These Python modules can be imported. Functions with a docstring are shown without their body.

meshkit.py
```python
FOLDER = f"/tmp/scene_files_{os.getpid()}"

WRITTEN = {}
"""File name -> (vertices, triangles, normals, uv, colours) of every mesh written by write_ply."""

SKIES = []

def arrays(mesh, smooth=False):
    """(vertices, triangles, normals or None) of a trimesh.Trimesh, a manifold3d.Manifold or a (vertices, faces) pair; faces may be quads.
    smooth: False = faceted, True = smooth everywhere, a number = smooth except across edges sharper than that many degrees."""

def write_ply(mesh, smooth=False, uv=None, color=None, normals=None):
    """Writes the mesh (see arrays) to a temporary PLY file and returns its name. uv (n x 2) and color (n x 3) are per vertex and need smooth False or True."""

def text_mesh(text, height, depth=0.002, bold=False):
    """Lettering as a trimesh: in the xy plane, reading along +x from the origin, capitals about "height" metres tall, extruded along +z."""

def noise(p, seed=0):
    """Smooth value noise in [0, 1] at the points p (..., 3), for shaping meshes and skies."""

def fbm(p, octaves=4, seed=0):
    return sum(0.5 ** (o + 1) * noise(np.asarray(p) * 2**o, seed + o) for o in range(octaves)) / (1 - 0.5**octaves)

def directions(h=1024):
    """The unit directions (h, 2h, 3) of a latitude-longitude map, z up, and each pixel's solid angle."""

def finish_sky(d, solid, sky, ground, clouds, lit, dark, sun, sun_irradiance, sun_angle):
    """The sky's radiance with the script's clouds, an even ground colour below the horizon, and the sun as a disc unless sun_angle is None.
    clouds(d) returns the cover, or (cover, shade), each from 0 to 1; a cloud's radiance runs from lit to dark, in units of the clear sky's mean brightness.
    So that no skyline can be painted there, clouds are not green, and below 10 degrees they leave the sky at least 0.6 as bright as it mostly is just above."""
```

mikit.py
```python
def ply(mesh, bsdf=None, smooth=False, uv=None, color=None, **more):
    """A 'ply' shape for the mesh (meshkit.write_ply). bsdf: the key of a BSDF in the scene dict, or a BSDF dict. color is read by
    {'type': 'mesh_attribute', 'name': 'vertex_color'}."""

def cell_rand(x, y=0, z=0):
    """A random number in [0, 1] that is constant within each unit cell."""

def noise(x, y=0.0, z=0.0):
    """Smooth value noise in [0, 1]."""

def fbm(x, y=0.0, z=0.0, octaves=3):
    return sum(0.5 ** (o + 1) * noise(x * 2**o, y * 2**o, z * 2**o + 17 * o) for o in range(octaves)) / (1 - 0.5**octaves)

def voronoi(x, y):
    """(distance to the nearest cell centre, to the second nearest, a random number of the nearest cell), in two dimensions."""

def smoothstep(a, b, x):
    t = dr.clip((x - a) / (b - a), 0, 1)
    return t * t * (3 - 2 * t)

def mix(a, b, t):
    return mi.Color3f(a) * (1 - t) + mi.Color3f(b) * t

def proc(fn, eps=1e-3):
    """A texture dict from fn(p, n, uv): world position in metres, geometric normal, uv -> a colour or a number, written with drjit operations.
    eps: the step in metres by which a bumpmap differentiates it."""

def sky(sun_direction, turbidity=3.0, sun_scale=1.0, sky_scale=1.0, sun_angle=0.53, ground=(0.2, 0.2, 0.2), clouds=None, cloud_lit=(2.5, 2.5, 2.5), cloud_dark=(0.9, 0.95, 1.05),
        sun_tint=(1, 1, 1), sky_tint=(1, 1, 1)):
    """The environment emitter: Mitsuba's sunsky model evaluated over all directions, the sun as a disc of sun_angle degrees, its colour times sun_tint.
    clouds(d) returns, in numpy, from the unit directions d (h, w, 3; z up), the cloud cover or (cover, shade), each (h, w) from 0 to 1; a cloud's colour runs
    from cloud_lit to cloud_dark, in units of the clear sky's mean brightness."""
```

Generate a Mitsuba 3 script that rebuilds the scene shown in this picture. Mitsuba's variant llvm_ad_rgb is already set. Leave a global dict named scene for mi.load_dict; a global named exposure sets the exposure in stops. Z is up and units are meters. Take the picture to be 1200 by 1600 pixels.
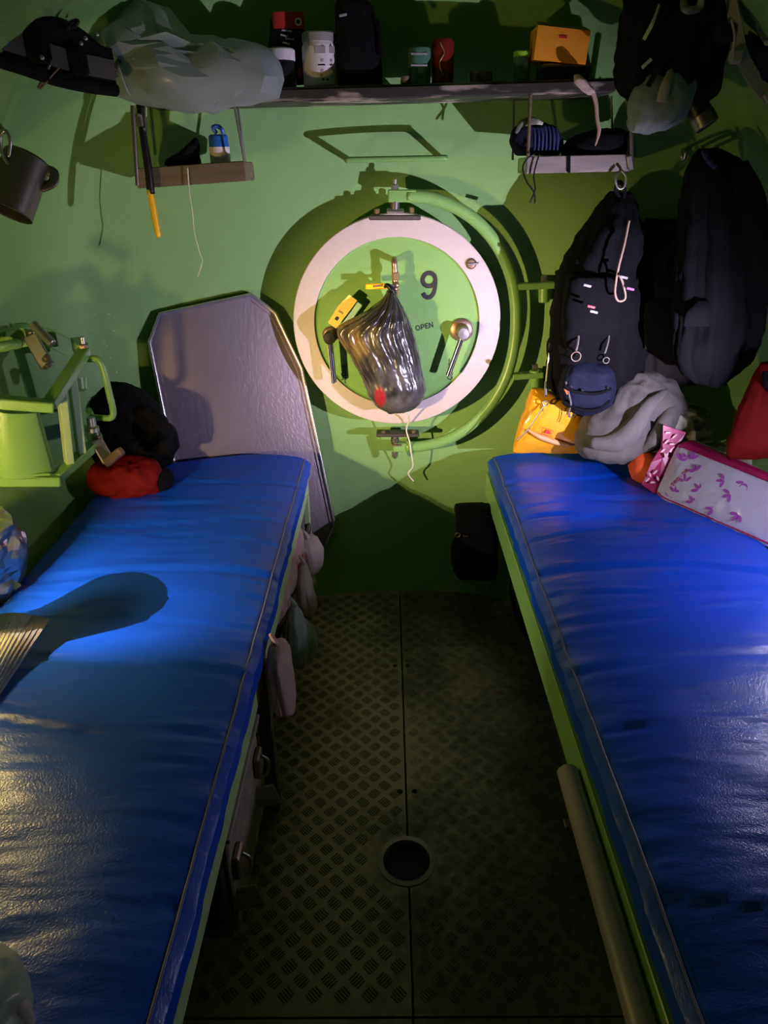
import math, random
import numpy as np, trimesh, drjit as dr
import mitsuba as mi
import mikit, meshkit
from mikit import ply, proc
from shapely.geometry import Polygon, Point, box as sbox
from shapely.ops import unary_union

# ------------------------------------------------------------------ camera, exposure, lamps
F, EYE = 1110.0, np.array([-0.035, 0.0, 1.44])
PITCH, YAW, ROLL = 25.9, -0.5, -0.8
exposure = -0.35
LAMP_R = dict(pos=(0.98, 1.35, 0.82), colour=(1.0, 0.88, 1.26), bulb=390.0, beam=10.5, aim=(-0.04, 2.50, 1.10), cutoff=41.0, width=8.0)     # cool lamp over the right bunk
LAMP_L = dict(down=dict(aim=(-0.50, 1.56, 0.54), cutoff=38.0, width=25.0, colour=(1.0, 0.84, 0.62), beam=2.6), pos=(-0.98, 1.10, 0.85), colour=(1.0, 0.68, 0.22), bulb=210.0, lens=900.0, beam=10.5, aim=(0.06, 2.40, 0.86), cutoff=21.0, width=10.0)   # warm lamp over the left bunk


def basis():
    p, y, r = np.radians([PITCH, YAW, ROLL])
    f = np.array([math.sin(y) * math.cos(p), math.cos(y) * math.cos(p), -math.sin(p)])
    a = np.cross(f, [0, 0, 1]); a /= np.linalg.norm(a); u = np.cross(a, f)
    return math.cos(r) * a + math.sin(r) * u, math.cos(r) * u - math.sin(r) * a, f


RIGHT, UP, FWD = basis()
scene, labels = {}, {}
scene["camera"] = {"type": "perspective", "fov": math.degrees(2 * math.atan(600 / F)), "fov_axis": "x", "near_clip": 0.02,
                   "to_world": mi.ScalarTransform4f().look_at(origin=EYE.tolist(), target=(EYE + FWD).tolist(), up=UP.tolist())}


def direction(px, py): return FWD + (px - 600) / F * RIGHT - (py - 800) / F * UP
def at(px, py, Y): d = direction(px, py); return EYE + d * (Y - EYE[1]) / d[1]          # the point of that sight line in the plane y = Y
def at_z(px, py, Z): d = direction(px, py); return EYE + d * (Z - EYE[2]) / d[2]
def at_x(px, py, X): d = direction(px, py); return EYE + d * (X - EYE[0]) / d[0]
def px_m(p): return float(np.dot(np.asarray(p) - EYE, FWD)) / F                          # metres per pixel at p


# ------------------------------------------------------------------ materials
def lin(h):
    c = np.array([int(h[i:i + 2], 16) for i in (0, 2, 4)]) / 255.0
    return np.where(c <= 0.04045, c / 12.92, ((c + 0.055) / 1.055) ** 2.4).tolist()


def mat(key, colour=None, rough=0.5, metal=0.0, tex=None, bump=None, bscale=1.0, **kw):
    base = tex if tex else {"type": "rgb", "value": lin(colour) if isinstance(colour, str) else list(colour)}
    b = {"type": "principled", "base_color": base, "roughness": rough, "metallic": metal, **kw}
    if bump: b = {"type": "bumpmap", "nested": {**bump}, "bsdf": b, "scale": bscale}
    scene["finish_" + key] = {"type": "twosided", "bsdf": b}


def bumpmat(key, base, rough, fn, scale, metal=0.0, eps=1e-3, **kw):
    scene["finish_" + key] = {"type": "twosided", "bsdf": {"type": "bumpmap", "tex": proc(fn, eps), "scale": scale,
                  "bsdf": {"type": "principled", "base_color": base if isinstance(base, dict) else {"type": "rgb", "value": list(base)}, "roughness": rough, "metallic": metal, **kw}}}


nz, fb = mikit.noise, mikit.fbm
PAINT = (0.175, 0.35, 0.10)
bumpmat("paint", proc(lambda p, n, uv: mikit.mix((0.160, 0.31, 0.095), (0.190, 0.36, 0.115), fb(p.x * 3, p.y * 3, p.z * 3))), 0.55,
        lambda p, n, uv: fb(p.x * 60, p.y * 60, p.z * 60, 2), 0.0012, specular=0.35)
mat("paint_plain", PAINT, 0.35, specular=0.5)
mat("paint_pale", (0.36, 0.50, 0.25), 0.45)
mat("paint_white", (0.46, 0.40, 0.39), 0.45)
def vinyl(p, n, uv): return fb(p.x * 7, p.y * 26, p.z * 10, 3) + 0.06 * nz(p.x * 500, p.y * 500, p.z * 500)
bumpmat("vinyl", proc(lambda p, n, uv: mikit.mix((0.002, 0.045, 0.46), (0.004, 0.068, 0.60), fb(p.x * 5, p.y * 5, p.z * 5))), 0.36, vinyl, 0.006, specular=0.5)
mat("vinyl_seam", (0.10, 0.10, 0.22), 0.45)
bumpmat("alu", (0.40, 0.335, 0.385), 0.36, lambda p, n, uv: fb(p.x * 160 + p.z * 90, p.y * 20, p.z * 60 - p.x * 35, 3), 0.0006, metal=0.85)
mat("alu_edge", (0.70, 0.66, 0.72), 0.25, 0.9)
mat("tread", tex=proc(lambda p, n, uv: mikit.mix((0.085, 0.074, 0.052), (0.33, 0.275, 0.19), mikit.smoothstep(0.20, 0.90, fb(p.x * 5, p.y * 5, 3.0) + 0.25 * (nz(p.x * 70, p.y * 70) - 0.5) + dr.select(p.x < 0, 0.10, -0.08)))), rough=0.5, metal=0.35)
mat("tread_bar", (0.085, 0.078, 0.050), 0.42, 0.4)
mat("dark_gap", (0.01, 0.012, 0.01), 0.8)
mat("steel", (0.48, 0.45, 0.44), 0.36, 0.95)
mat("chrome", (0.80, 0.76, 0.74), 0.12, 1.0)
mat("dark_steel", (0.16, 0.14, 0.13), 0.4, 0.8)
mat("brass", (0.55, 0.40, 0.20), 0.35, 0.9)
mat("bronze", (0.30, 0.20, 0.15), 0.4, 0.8)
mat("plank", tex=proc(lambda p, n, uv: mikit.mix((0.030, 0.025, 0.021), (0.30, 0.24, 0.20), mikit.smoothstep(0.52, 0.74, fb(p.x * 14, p.y * 30, p.z * 40)))), rough=0.5)
mat("wood", tex=proc(lambda p, n, uv: mikit.mix((0.09, 0.065, 0.04), (0.17, 0.125, 0.075), fb(p.x * 9, p.y * 60, p.z * 90))), rough=0.55)
mat("grey_board", tex=proc(lambda p, n, uv: mikit.mix((0.13, 0.11, 0.10), (0.34, 0.28, 0.25), fb(p.x * 11, p.y * 40, p.z * 50))), rough=0.5)
mat("black_plastic", (0.006, 0.006, 0.007), 0.4, specular=0.3)
mat("black_print", (0.006, 0.006, 0.006), 0.6)
def weave(p, n, uv): return fb(p.x * 45, p.y * 45, p.z * 30, 3)
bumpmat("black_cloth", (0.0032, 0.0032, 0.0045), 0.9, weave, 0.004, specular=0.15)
bumpmat("navy_cloth", (0.008, 0.010, 0.026), 0.8, weave, 0.004, specular=0.15)
bumpmat("brown_cloth", (0.014, 0.011, 0.011), 0.9, weave, 0.004, specular=0.15)
bumpmat("grey_cloth", (0.12, 0.112, 0.105), 0.9, weave, 0.004, specular=0.15)
mat("camo_cloth", tex=proc(lambda p, n, uv: mikit.mix((0.10, 0.11, 0.075), (0.44, 0.42, 0.32), mikit.smoothstep(0.42, 0.60, fb(p.x * 26, p.y * 26, p.z * 26)))), rough=0.9)
bumpmat("red_cloth", (0.15, 0.004, 0.005), 0.8, weave, 0.004, specular=0.15)
mat("orange_cloth", (0.75, 0.10, 0.015), 0.75)
mat("orange_glow_cloth", (0.90, 0.07, 0.03), 0.7)
mat("blue_plastic", (0.02, 0.10, 0.42), 0.35)
mat("navy_knit", (0.018, 0.028, 0.12), 0.8)
mat("white_plastic", (0.66, 0.60, 0.60), 0.4)
mat("grey_plastic", (0.28, 0.25, 0.25), 0.4)
mat("label_grey", (0.35, 0.30, 0.34), 0.5)
mat("red_print", (0.55, 0.03, 0.03), 0.4)
mat("green_can", (0.10, 0.24, 0.17), 0.3, 0.3)
mat("red_can", (0.22, 0.02, 0.015), 0.3, 0.3)
mat("green_lid", (0.25, 0.55, 0.03), 0.4)
mat("orange_box", (0.80, 0.30, 0.015), 0.5)
mat("yellow_plastic", (0.85, 0.48, 0.01), 0.35)
mat("yellow_vinyl", (0.80, 0.36, 0.01), 0.22, clearcoat=0.6, clearcoat_gloss=0.9)
mat("tan_inside", (0.62, 0.34, 0.14), 0.5)
mat("tube_yellow", (0.85, 0.58, 0.14), 0.4)
mat("tube_teal", (0.35, 0.58, 0.50), 0.4)
mat("cord_white", (0.62, 0.60, 0.50), 0.7)
mat("cord_tan", (0.40, 0.28, 0.20), 0.8)
mat("paper_pink", (0.55, 0.42, 0.36), 0.7)
mat("magenta", (0.27, 0.006, 0.075), 0.3, clearcoat=0.7)
mat("wrap_white", (0.44, 0.43, 0.56), 0.2, clearcoat=0.8, clearcoat_gloss=0.95)
mat("leaf_purple", (0.28, 0.06, 0.34), 0.35)
mat("leaf_pale", (0.62, 0.38, 0.40), 0.4)
mat("paper", (0.55, 0.53, 0.48), 0.7)
mat("foil", (0.50, 0.49, 0.45), 0.28, 0.9)
mat("lens_housing", (0.10, 0.10, 0.10), 0.5)
bumpmat("bin_film", {"type": "mesh_attribute", "name": "vertex_color"}, 0.24, lambda p, n, uv: fb(p.x * 75 + p.z * 20, p.y * 40, p.z * 45 - p.x * 30, 2), 0.0012, specular=0.7, clearcoat=0.4)
scene["finish_film_clear"] = {"type": "principledthin", "base_color": {"type": "rgb", "value": [0.55, 0.62, 0.60]}, "roughness": 0.25, "spec_trans": 0.35, "diff_trans": 0.9, "eta": 1.4}
scene["finish_film_milky"] = {"type": "principledthin", "base_color": {"type": "rgb", "value": [0.66, 0.56, 0.54]}, "roughness": 0.35, "spec_trans": 0.10, "diff_trans": 0.7, "eta": 1.4}
scene["finish_film_pink"] = {"type": "principledthin", "base_color": {"type": "rgb", "value": [0.62, 0.42, 0.42]}, "roughness": 0.3, "spec_trans": 0.10, "diff_trans": 0.5, "eta": 1.4}
scene["finish_bottle_clear"] = {"type": "thindielectric", "int_ior": 1.45}


# ------------------------------------------------------------------ keys, labels
taken = {}
def numbered(k):
    n = taken.get(k, 0); taken[k] = n + 1
    return k if n == 0 else f"{k}_{n:03d}"


def thing(name, label, cat, group=None):
    k = numbered(name); labels[k] = {"label": label, "category": cat}
    if group: labels[k]["group"] = group
    return k


def part(parent, name, mesh, m, smooth=35, label=None, **kw):
    k = numbered(parent + "__" + name); scene[k] = ply(mesh, m and "finish_" + m, smooth, **kw)
    if label: labels[k] = {"label": label}
    return k


def solo(name, mesh, m, label, cat, group=None, smooth=35, **kw):
    k = thing(name, label, cat, group); scene[k] = ply(mesh, m and "finish_" + m, smooth, **kw); return k


def struct(name, mesh, m, smooth=35, label=None):
    k = numbered(name); scene[k] = ply(mesh, m and "finish_" + m, smooth); labels[k] = {"kind": "structure", **({"label": label} if label else {})}; return k


# ------------------------------------------------------------------ mesh helpers
def join(*ms): return trimesh.util.concatenate([m for m in ms])
def unit(v): v = np.asarray(v, float); return v / np.linalg.norm(v)


def frame(o, z, x=(1, 0, 0)):
    z = unit(z); x = np.asarray(x, float); x = x - z * (x @ z)
    if np.linalg.norm(x) < 1e-6: x = np.cross(z, [0, 1, 0.3])
    x = unit(x); M = np.eye(4); M[:3, 0], M[:3, 1], M[:3, 2], M[:3, 3] = x, np.cross(z, x), z, o
    return M


def cbox(sx, sy, sz, c=0.003, M=None, pos=None):
    """A box with chamfered edges, centred."""
    hx, hy, hz = sx / 2, sy / 2, sz / 2; c = min(c, 0.45 * min(sx, sy, sz)); v = []
    for a in (-1, 1):
        for b in (-1, 1):
            for d in (-1, 1):
                v += [(a * (hx - c), b * (hy - c), d * hz), (a * (hx - c), b * hy, d * (hz - c)), (a * hx, b * (hy - c), d * (hz - c))]
    m = trimesh.convex.convex_hull(np.array(v))
    if M is not None: m.apply_transform(M)
    if pos is not None: m.apply_translation(pos)
    return m


def beam(a, b, w, h, up=(0, 0, 1), c=0.002):
    a, b = np.asarray(a, float), np.asarray(b, float); d = b - a
    M = frame((a + b) / 2, d, np.cross(up, d))
    return cbox(w, h, np.linalg.norm(d), c, M)


def spline(pts, n=8):
    p = np.asarray(pts, float)
    if len(p) < 3: return p
    q = np.vstack([2 * p[0] - p[1], p, 2 * p[-1] - p[-2]]); out = []
    for i in range(1, len(q) - 2):
        for t in np.arange(n) / n:
            a, b, c, d = q[i - 1], q[i], q[i + 1], q[i + 2]
            out.append(0.5 * (2 * b + (c - a) * t + (2 * a - 5 * b + 4 * c - d) * t * t + (3 * b - a - 3 * c + d) * t ** 3))
    return np.array(out + [p[-1]])


def ringloft(rings, closed_ends=True):
    """rings: (k, n, 3) closed loops joined into one skin with end caps."""
    r = np.asarray(rings, float); k, n = r.shape[:2]; v = r.reshape(-1, 3)
    i, j = np.meshgrid(np.arange(k - 1), np.arange(n), indexing="ij"); j2 = (j + 1) % n
    q = np.stack([i * n + j, i * n + j2, (i + 1) * n + j2, (i + 1) * n + j], -1).reshape(-1, 4)
    f = [np.vstack([q[:, [0, 1, 2]], q[:, [0, 2, 3]]])]
    if closed_ends:
        v = np.vstack([v, r[0].mean(0), r[-1].mean(0)]); e = np.arange(n); e2 = (e + 1) % n
        f += [np.stack([e2, e, np.full(n, k * n)], 1), np.stack([(k - 1) * n + e, (k - 1) * n + e2, np.full(n, k * n + 1)], 1)]
    m = trimesh.Trimesh(v, np.vstack(f), process=False); trimesh.repair.fix_normals(m) if closed_ends else None
    return m


def tube(pts, r, sides=10, smooth=True, n=8, flat=1.0):
    p = spline(pts, n) if smooth else np.asarray(pts, float)
    t = np.gradient(p, axis=0); t /= np.linalg.norm(t, axis=1, keepdims=True) + 1e-12
    u = np.cross(t[0], [0.31, 0.2, 0.93]); u = unit(u); rad = np.broadcast_to(r, (len(p),)) if np.ndim(r) == 0 else np.interp(np.linspace(0, 1, len(p)), np.linspace(0, 1, len(r)), r)
    ang = np.arange(sides) * 2 * np.pi / sides; rings = []
    for c, d, q in zip(p, t, rad):
        u = unit(u - d * (u @ d)); w = np.cross(d, u)
        rings.append(c + q * (np.cos(ang)[:, None] * u + flat * np.sin(ang)[:, None] * w))
    return ringloft(rings)


def lathe(profile, o, axis, n=40, x=(1, 0, 0), ring=False):
    """profile of (radius, height) turned around the axis through o; ring: the profile closes on itself instead of being capped."""
    M = frame(o, axis, x); ang = np.arange(n) * 2 * np.pi / n
    rings = [np.stack([max(r, 1e-5) * np.cos(ang), max(r, 1e-5) * np.sin(ang), np.full(n, h)], 1) @ M[:3, :3].T + M[:3, 3] for r, h in (list(profile) + [profile[0]] if ring else profile)]
    return ringloft(rings, not ring)


def cyl(a, b, r, n=24, c=0.002):
    a, b = np.asarray(a, float), np.asarray(b, float); h = np.linalg.norm(b - a); c = min(c, r * 0.4, h * 0.4)
    return lathe([(r - c, 0), (r, c), (r, h - c), (r - c, h)], a, b - a, n)


def ball(o, r, sub=3, scale=(1, 1, 1)):
    m = trimesh.creation.icosphere(sub, r); m.apply_scale(scale); m.apply_translation(o); return m


def extrude(poly, depth, M):
    """poly in the frame's xy plane, extruded along its +z."""
    g = poly if isinstance(poly, Polygon) else Polygon(poly)
    m = trimesh.creation.extrude_polygon(g, depth, engine="earcut"); m.apply_transform(M); return m


def slab(poly, depth, M, c=0.003):
    """The same with a chamfered front edge (at +z)."""
    g = poly if isinstance(poly, Polygon) else Polygon(poly); i = g.buffer(-c, join_style=2)
    a, b = np.array(g.exterior.coords)[:-1], np.array(i.exterior.coords)[:-1]
    if len(a) != len(b): return extrude(g, depth, M)
    b = np.roll(b, -int(np.argmin(np.linalg.norm(b - a[0], axis=1))), axis=0)
    if np.linalg.norm(b[1] - a[1]) > np.linalg.norm(b[-1] - a[1]): b = np.roll(b[::-1], 1, axis=0)
    z = lambda q, h: np.c_[q, np.full(len(q), h)]
    m = ringloft([z(a, 0), z(a, depth - c), z(b, depth)]); m.apply_transform(M); return m


def wrinkled(m, amp, freq, seed=0, ridge=True, sc=(1, 1, 1)):
    v = np.array(m.vertices); n = np.array(m.vertex_normals); q = meshkit.fbm(v * np.array(sc) * freq + seed * 7.3, 4, seed)
    d = (1 - 2 * np.abs(2 * q - 1) if ridge else 2 * q - 1)
    return trimesh.Trimesh(v + n * (amp * d)[:, None], m.faces, process=False)


def sil(rows, Y, thick, n=56, folds=0, fold=0.0, k=9, seed=0, steps=6, power=2.0, wrinkle=0.0, freq=18, ease=True, fade=0.0, lap=0.35):
    """A soft body from its outline: rows of (py, left px, right px[, y of its middle]); every level becomes a rounded section of depth thick."""
    L, R_, T = [], [], []
    for r in rows:
        y = r[3] if len(r) > 3 else Y
        L.append(at(r[1], r[0], y)); R_.append(at(r[2], r[0], y)); T.append(r[4] if len(r) > 4 else thick)
    L, R_ = spline(L, steps), spline(R_, steps); T = np.interp(np.linspace(0, 1, len(L)), np.linspace(0, 1, len(T)), T)
    ang = np.arange(n) * 2 * np.pi / n; ca, sa = np.cos(ang), np.sin(ang); e = 2 / power
    ca, sa = np.sign(ca) * np.abs(ca) ** e, np.sign(sa) * np.abs(sa) ** e; rng = np.random.default_rng(seed); ph = rng.uniform(0, 6.28, 4); rings = []
    for i, (a, b) in enumerate(zip(L, R_)):
        c, h = (a + b) / 2, (b - a) / 2; t = i / max(len(L) - 1, 1); w = T[i] * (min(1, 0.25 + 3 * min(t, 1 - t)) if ease else 1)
        g = 1 + fold * (np.sin(k * ang + ph[0] + 1.2 * np.sin(3 * t + ph[1])) + 0.6 * np.sin((2 * k + 1) * ang + ph[2] - 2 * t)) if folds or fold else np.ones(n)
        if fade: g = 1 + (g - 1) * max(0.06, (1 - t) ** fade)
        rings.append(c + ca[:, None] * h + (sa * g)[:, None] * np.array([0, w / 2, 0]) + (ca * (g - 1) * lap)[:, None] * h)
    m = ringloft(rings)
    return wrinkled(m, wrinkle, freq, seed) if wrinkle else m


def blob(c, r, seed=0, amp=0.02, freq=9, sub=4, ridge=True):
    m = trimesh.creation.icosphere(sub, 1.0); v = np.array(m.vertices); v = np.sign(v) * np.abs(v) ** 0.85
    m = trimesh.Trimesh(v * np.array(r) + np.array(c), m.faces, process=False)
    return wrinkled(m, amp, freq, seed, ridge)


def words(text, h, o, xdir, ndir, depth=0.0012, bold=False, centre=True):
    m = meshkit.text_mesh(text, h, depth, bold); b = m.bounds
    if centre: m.apply_translation([-(b[0, 0] + b[1, 0]) / 2, -(b[0, 1] + b[1, 1]) / 2, 0])
    m.apply_transform(frame(o, ndir, xdir)); return m


# ------------------------------------------------------------------ the chamber shell
R, RK, RC, YK, ZC = 1.08, 0.25, 1.90, 2.08, 0.96
YC = YK - math.sqrt((RC - RK) ** 2 - (R - RK) ** 2)
SJ = (R - RK) / (RC - RK); YJ = YC + RC * math.sqrt(1 - SJ * SJ); APEX = YC + RC
def wall_r(y):
    if y <= YK: return R
    if y < YJ: return (R - RK) + math.sqrt(max(RK ** 2 - (y - YK) ** 2, 0))
    return math.sqrt(max(RC ** 2 - (y - YC) ** 2, 0))
def wall_y(x, z):
    r = math.hypot(x, z - ZC)
    return YC + math.sqrt(RC ** 2 - r * r) if r < RC * SJ else YK + math.sqrt(max(RK ** 2 - (r - R + RK) ** 2, 0))
def wall_n(x, z):                                        # inward normal of the dome
    r = math.hypot(x, z - ZC); y = wall_y(x, z)
    if r < RC * SJ: return -unit([x, y - YC, z - ZC])
    k = (R - RK) / max(r, 1e-6); return -unit([x - x * k, y - YK, (z - ZC) * (1 - k)])
def on_wall(px, py, off=0.0):
    d = unit(direction(px, py))
    for t in np.arange(0.3, 4, 0.002):
        p = EYE + t * d
        if math.hypot(p[0], p[2] - ZC) > wall_r(p[1]) - off: break
    return p

NSEG = 192
ang = np.arange(NSEG + 1) * 2 * np.pi / NSEG
def revolved(profile, a0, a1):
    a = np.linspace(a0, a1, max(3, int(NSEG * (a1 - a0) / (2 * np.pi)) + 1))
    v = np.array([[r * math.cos(t), y, ZC + r * math.sin(t)] for y, r in profile for t in a]); n, k = len(a), len(profile)
    i, j = np.meshgrid(np.arange(k - 1), np.arange(n - 1), indexing="ij")
    q = np.stack([i * n + j, i * n + j + 1, (i + 1) * n + j + 1, (i + 1) * n + j], -1).reshape(-1, 4)
    return trimesh.Trimesh(v, np.vstack([q[:, [0, 1, 2]], q[:, [0, 2, 3]]]), process=False)
kn = [(YK + RK * math.sin(t), R - RK + RK * math.cos(t)) for t in np.linspace(0, math.pi / 2 - math.asin(SJ) * 1.0, 14)]
kn = [(YK + RK * math.cos(t), R - RK + RK * math.sin(t)) for t in np.linspace(math.pi / 2, math.acos((YJ - YK) / RK), 14)]
cr = [(YC + RC * math.cos(t), RC * math.sin(t)) for t in np.linspace(math.asin(SJ), 0.0005, 40)]
dome = kn + cr[1:]
Y0 = -0.95
cylp = [(y, R) for y in np.linspace(Y0, YK, 40)]
struct("wall_back", revolved(dome, 0, 2 * np.pi), "paint", True, "domed pale green steel end wall of the chamber")
struct("wall_front", revolved([(Y0 - (y - YK), r) for y, r in dome], 0, 2 * np.pi), "dark_gap", True)
struct("wall_right", revolved(cylp, -np.pi / 2, np.pi * 0.30), "paint", True, "curved green steel side of the chamber on the right")
struct("ceiling", revolved(cylp, np.pi * 0.30, np.pi * 0.70), "paint", True)
struct("wall_left", revolved(cylp, np.pi * 0.70, np.pi * 1.5), "paint", True, "curved green steel side of the chamber on the left")
# paint flecks on the wall
fl = []
rng = np.random.default_rng(4)
for x, y in [(148, 492), (169, 491), (178, 497), (143, 518), (177, 517), (160, 530), (163, 537), (150, 538), (166, 540), (175, 554), (182, 582), (155, 570), (172, 560)]:
    p = on_wall(x, y, 0.001); fl.append(ball(p, 0.0022 + 0.0012 * rng.random(), 1, (1, 0.5, 0.8 + rng.random() * .6)))
    fl[-1].apply_translation(p - fl[-1].centroid)
part("wall_back", "paint_fleck", join(*fl), "cord_white", True, "cluster of pale paint flecks"); labels["wall_back__paint_fleck"]["kind"] = "stuff"

# floor: dark bilge under tread plates
FH = 0.475
YSPLIT, XSEAM = 0.787, 0.0
def shell_end(x, z=0.0, off=0.0): return wall_y(x, z) - off
front_edge = [(x, shell_end(x) - 0.006) for x in np.linspace(FH, -FH, 41)]
bil = Polygon([(-FH, -1.0), (FH, -1.0)] + front_edge)
struct("floor", extrude(bil, 0.01, frame((0, 0, -0.03), (0, 0, 1))), "dark_gap", False, "narrow floor of worn metal tread plates between the bunks")
HOLE = (-0.004, 1.123); HR = 0.054
g = 0.0022
hole = Point(HOLE).buffer(HR + 0.006, 24)
lp = Polygon([(-FH, YSPLIT + g), (XSEAM - g, YSPLIT + g)] + [q for q in front_edge[::-1] if q[0] <= XSEAM - g][::-1]) if False else bil.intersection(sbox(-FH, YSPLIT + g, XSEAM - g, 3)).difference(hole)
rp = bil.intersection(sbox(XSEAM + g, YSPLIT + g, FH, 3)).difference(hole)
ln, rn = bil.intersection(sbox(-FH, -1, XSEAM - g, YSPLIT - g)), bil.intersection(sbox(XSEAM + g, -1, FH, YSPLIT - g))
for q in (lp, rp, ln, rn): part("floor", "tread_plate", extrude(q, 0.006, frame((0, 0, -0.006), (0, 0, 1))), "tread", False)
bars = []
c45 = math.sqrt(0.5); pitch = 0.0385
bx = np.array([[-1, -1, 0], [1, -1, 0], [1, 1, 0], [-1, 1, 0], [-.75, -.5, 1], [.75, -.5, 1], [.75, .5, 1], [-.75, .5, 1]], float)
bf = np.array([[4, 5, 6], [4, 6, 7], [0, 1, 5], [0, 5, 4], [1, 2, 6], [1, 6, 5], [2, 3, 7], [2, 7, 6], [3, 0, 4], [3, 4, 7]])
V, Fc, SD_ = [], [], []; cnt = 0
for i in range(-60, 60):
    for j in range(-60, 60):
        cx_, cy_ = (i - j) * pitch * c45, 1.4 + (i + j) * pitch * c45
        if abs(cx_) > 0.42 or cy_ < 0.30 or cy_ > shell_end(cx_) - 0.03 or abs(cx_ - XSEAM) < 0.017 or abs(cy_ - YSPLIT) < 0.02 or math.hypot(cx_ - HOLE[0], cy_ - HOLE[1]) < 0.085: continue
        a = math.pi / 4 if (i + j) % 2 == 0 else -math.pi / 4
        d = np.array([math.cos(a), math.sin(a)]); e = np.array([-d[1], d[0]])
        for s in range(-2, 3):
            l, w = (0.0125 if abs(s) < 2 else 0.0105), 0.0017
            c = np.array([cx_, cy_]) + e * s * 0.0058
            xy = c + bx[:, :1] * l * d + bx[:, 1:2] * w * e
            V.append(np.c_[xy, bx[:, 2] * 0.0014]); Fc.append(bf); SD_.append(cx_ < XSEAM); cnt += 1
for left in (True, False):
    q = [k for k in range(cnt) if SD_[k] == left]
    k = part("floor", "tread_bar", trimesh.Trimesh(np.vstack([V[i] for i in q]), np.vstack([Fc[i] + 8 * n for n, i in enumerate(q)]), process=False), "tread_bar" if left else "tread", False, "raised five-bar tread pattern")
    labels[k]["kind"] = "stuff"
part("floor", "drain", lathe([(HR + .012, 0.0), (HR + .012, 0.002), (HR, 0.0025), (HR - .006, -0.004), (HR - .006, -0.024), (HR, -0.024), (HR + .004, -0.001)], (*HOLE, 0.0), (0, 0, 1), 48, ring=True), "dark_steel", 30, "round drain with a dark opening")
part("floor", "drain_pit", lathe([(HR - .008, 0), (HR - .010, 0.001), (0, 0.001)], (*HOLE, -0.0235), (0, 0, 1), 40), "dark_gap", False)
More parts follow.
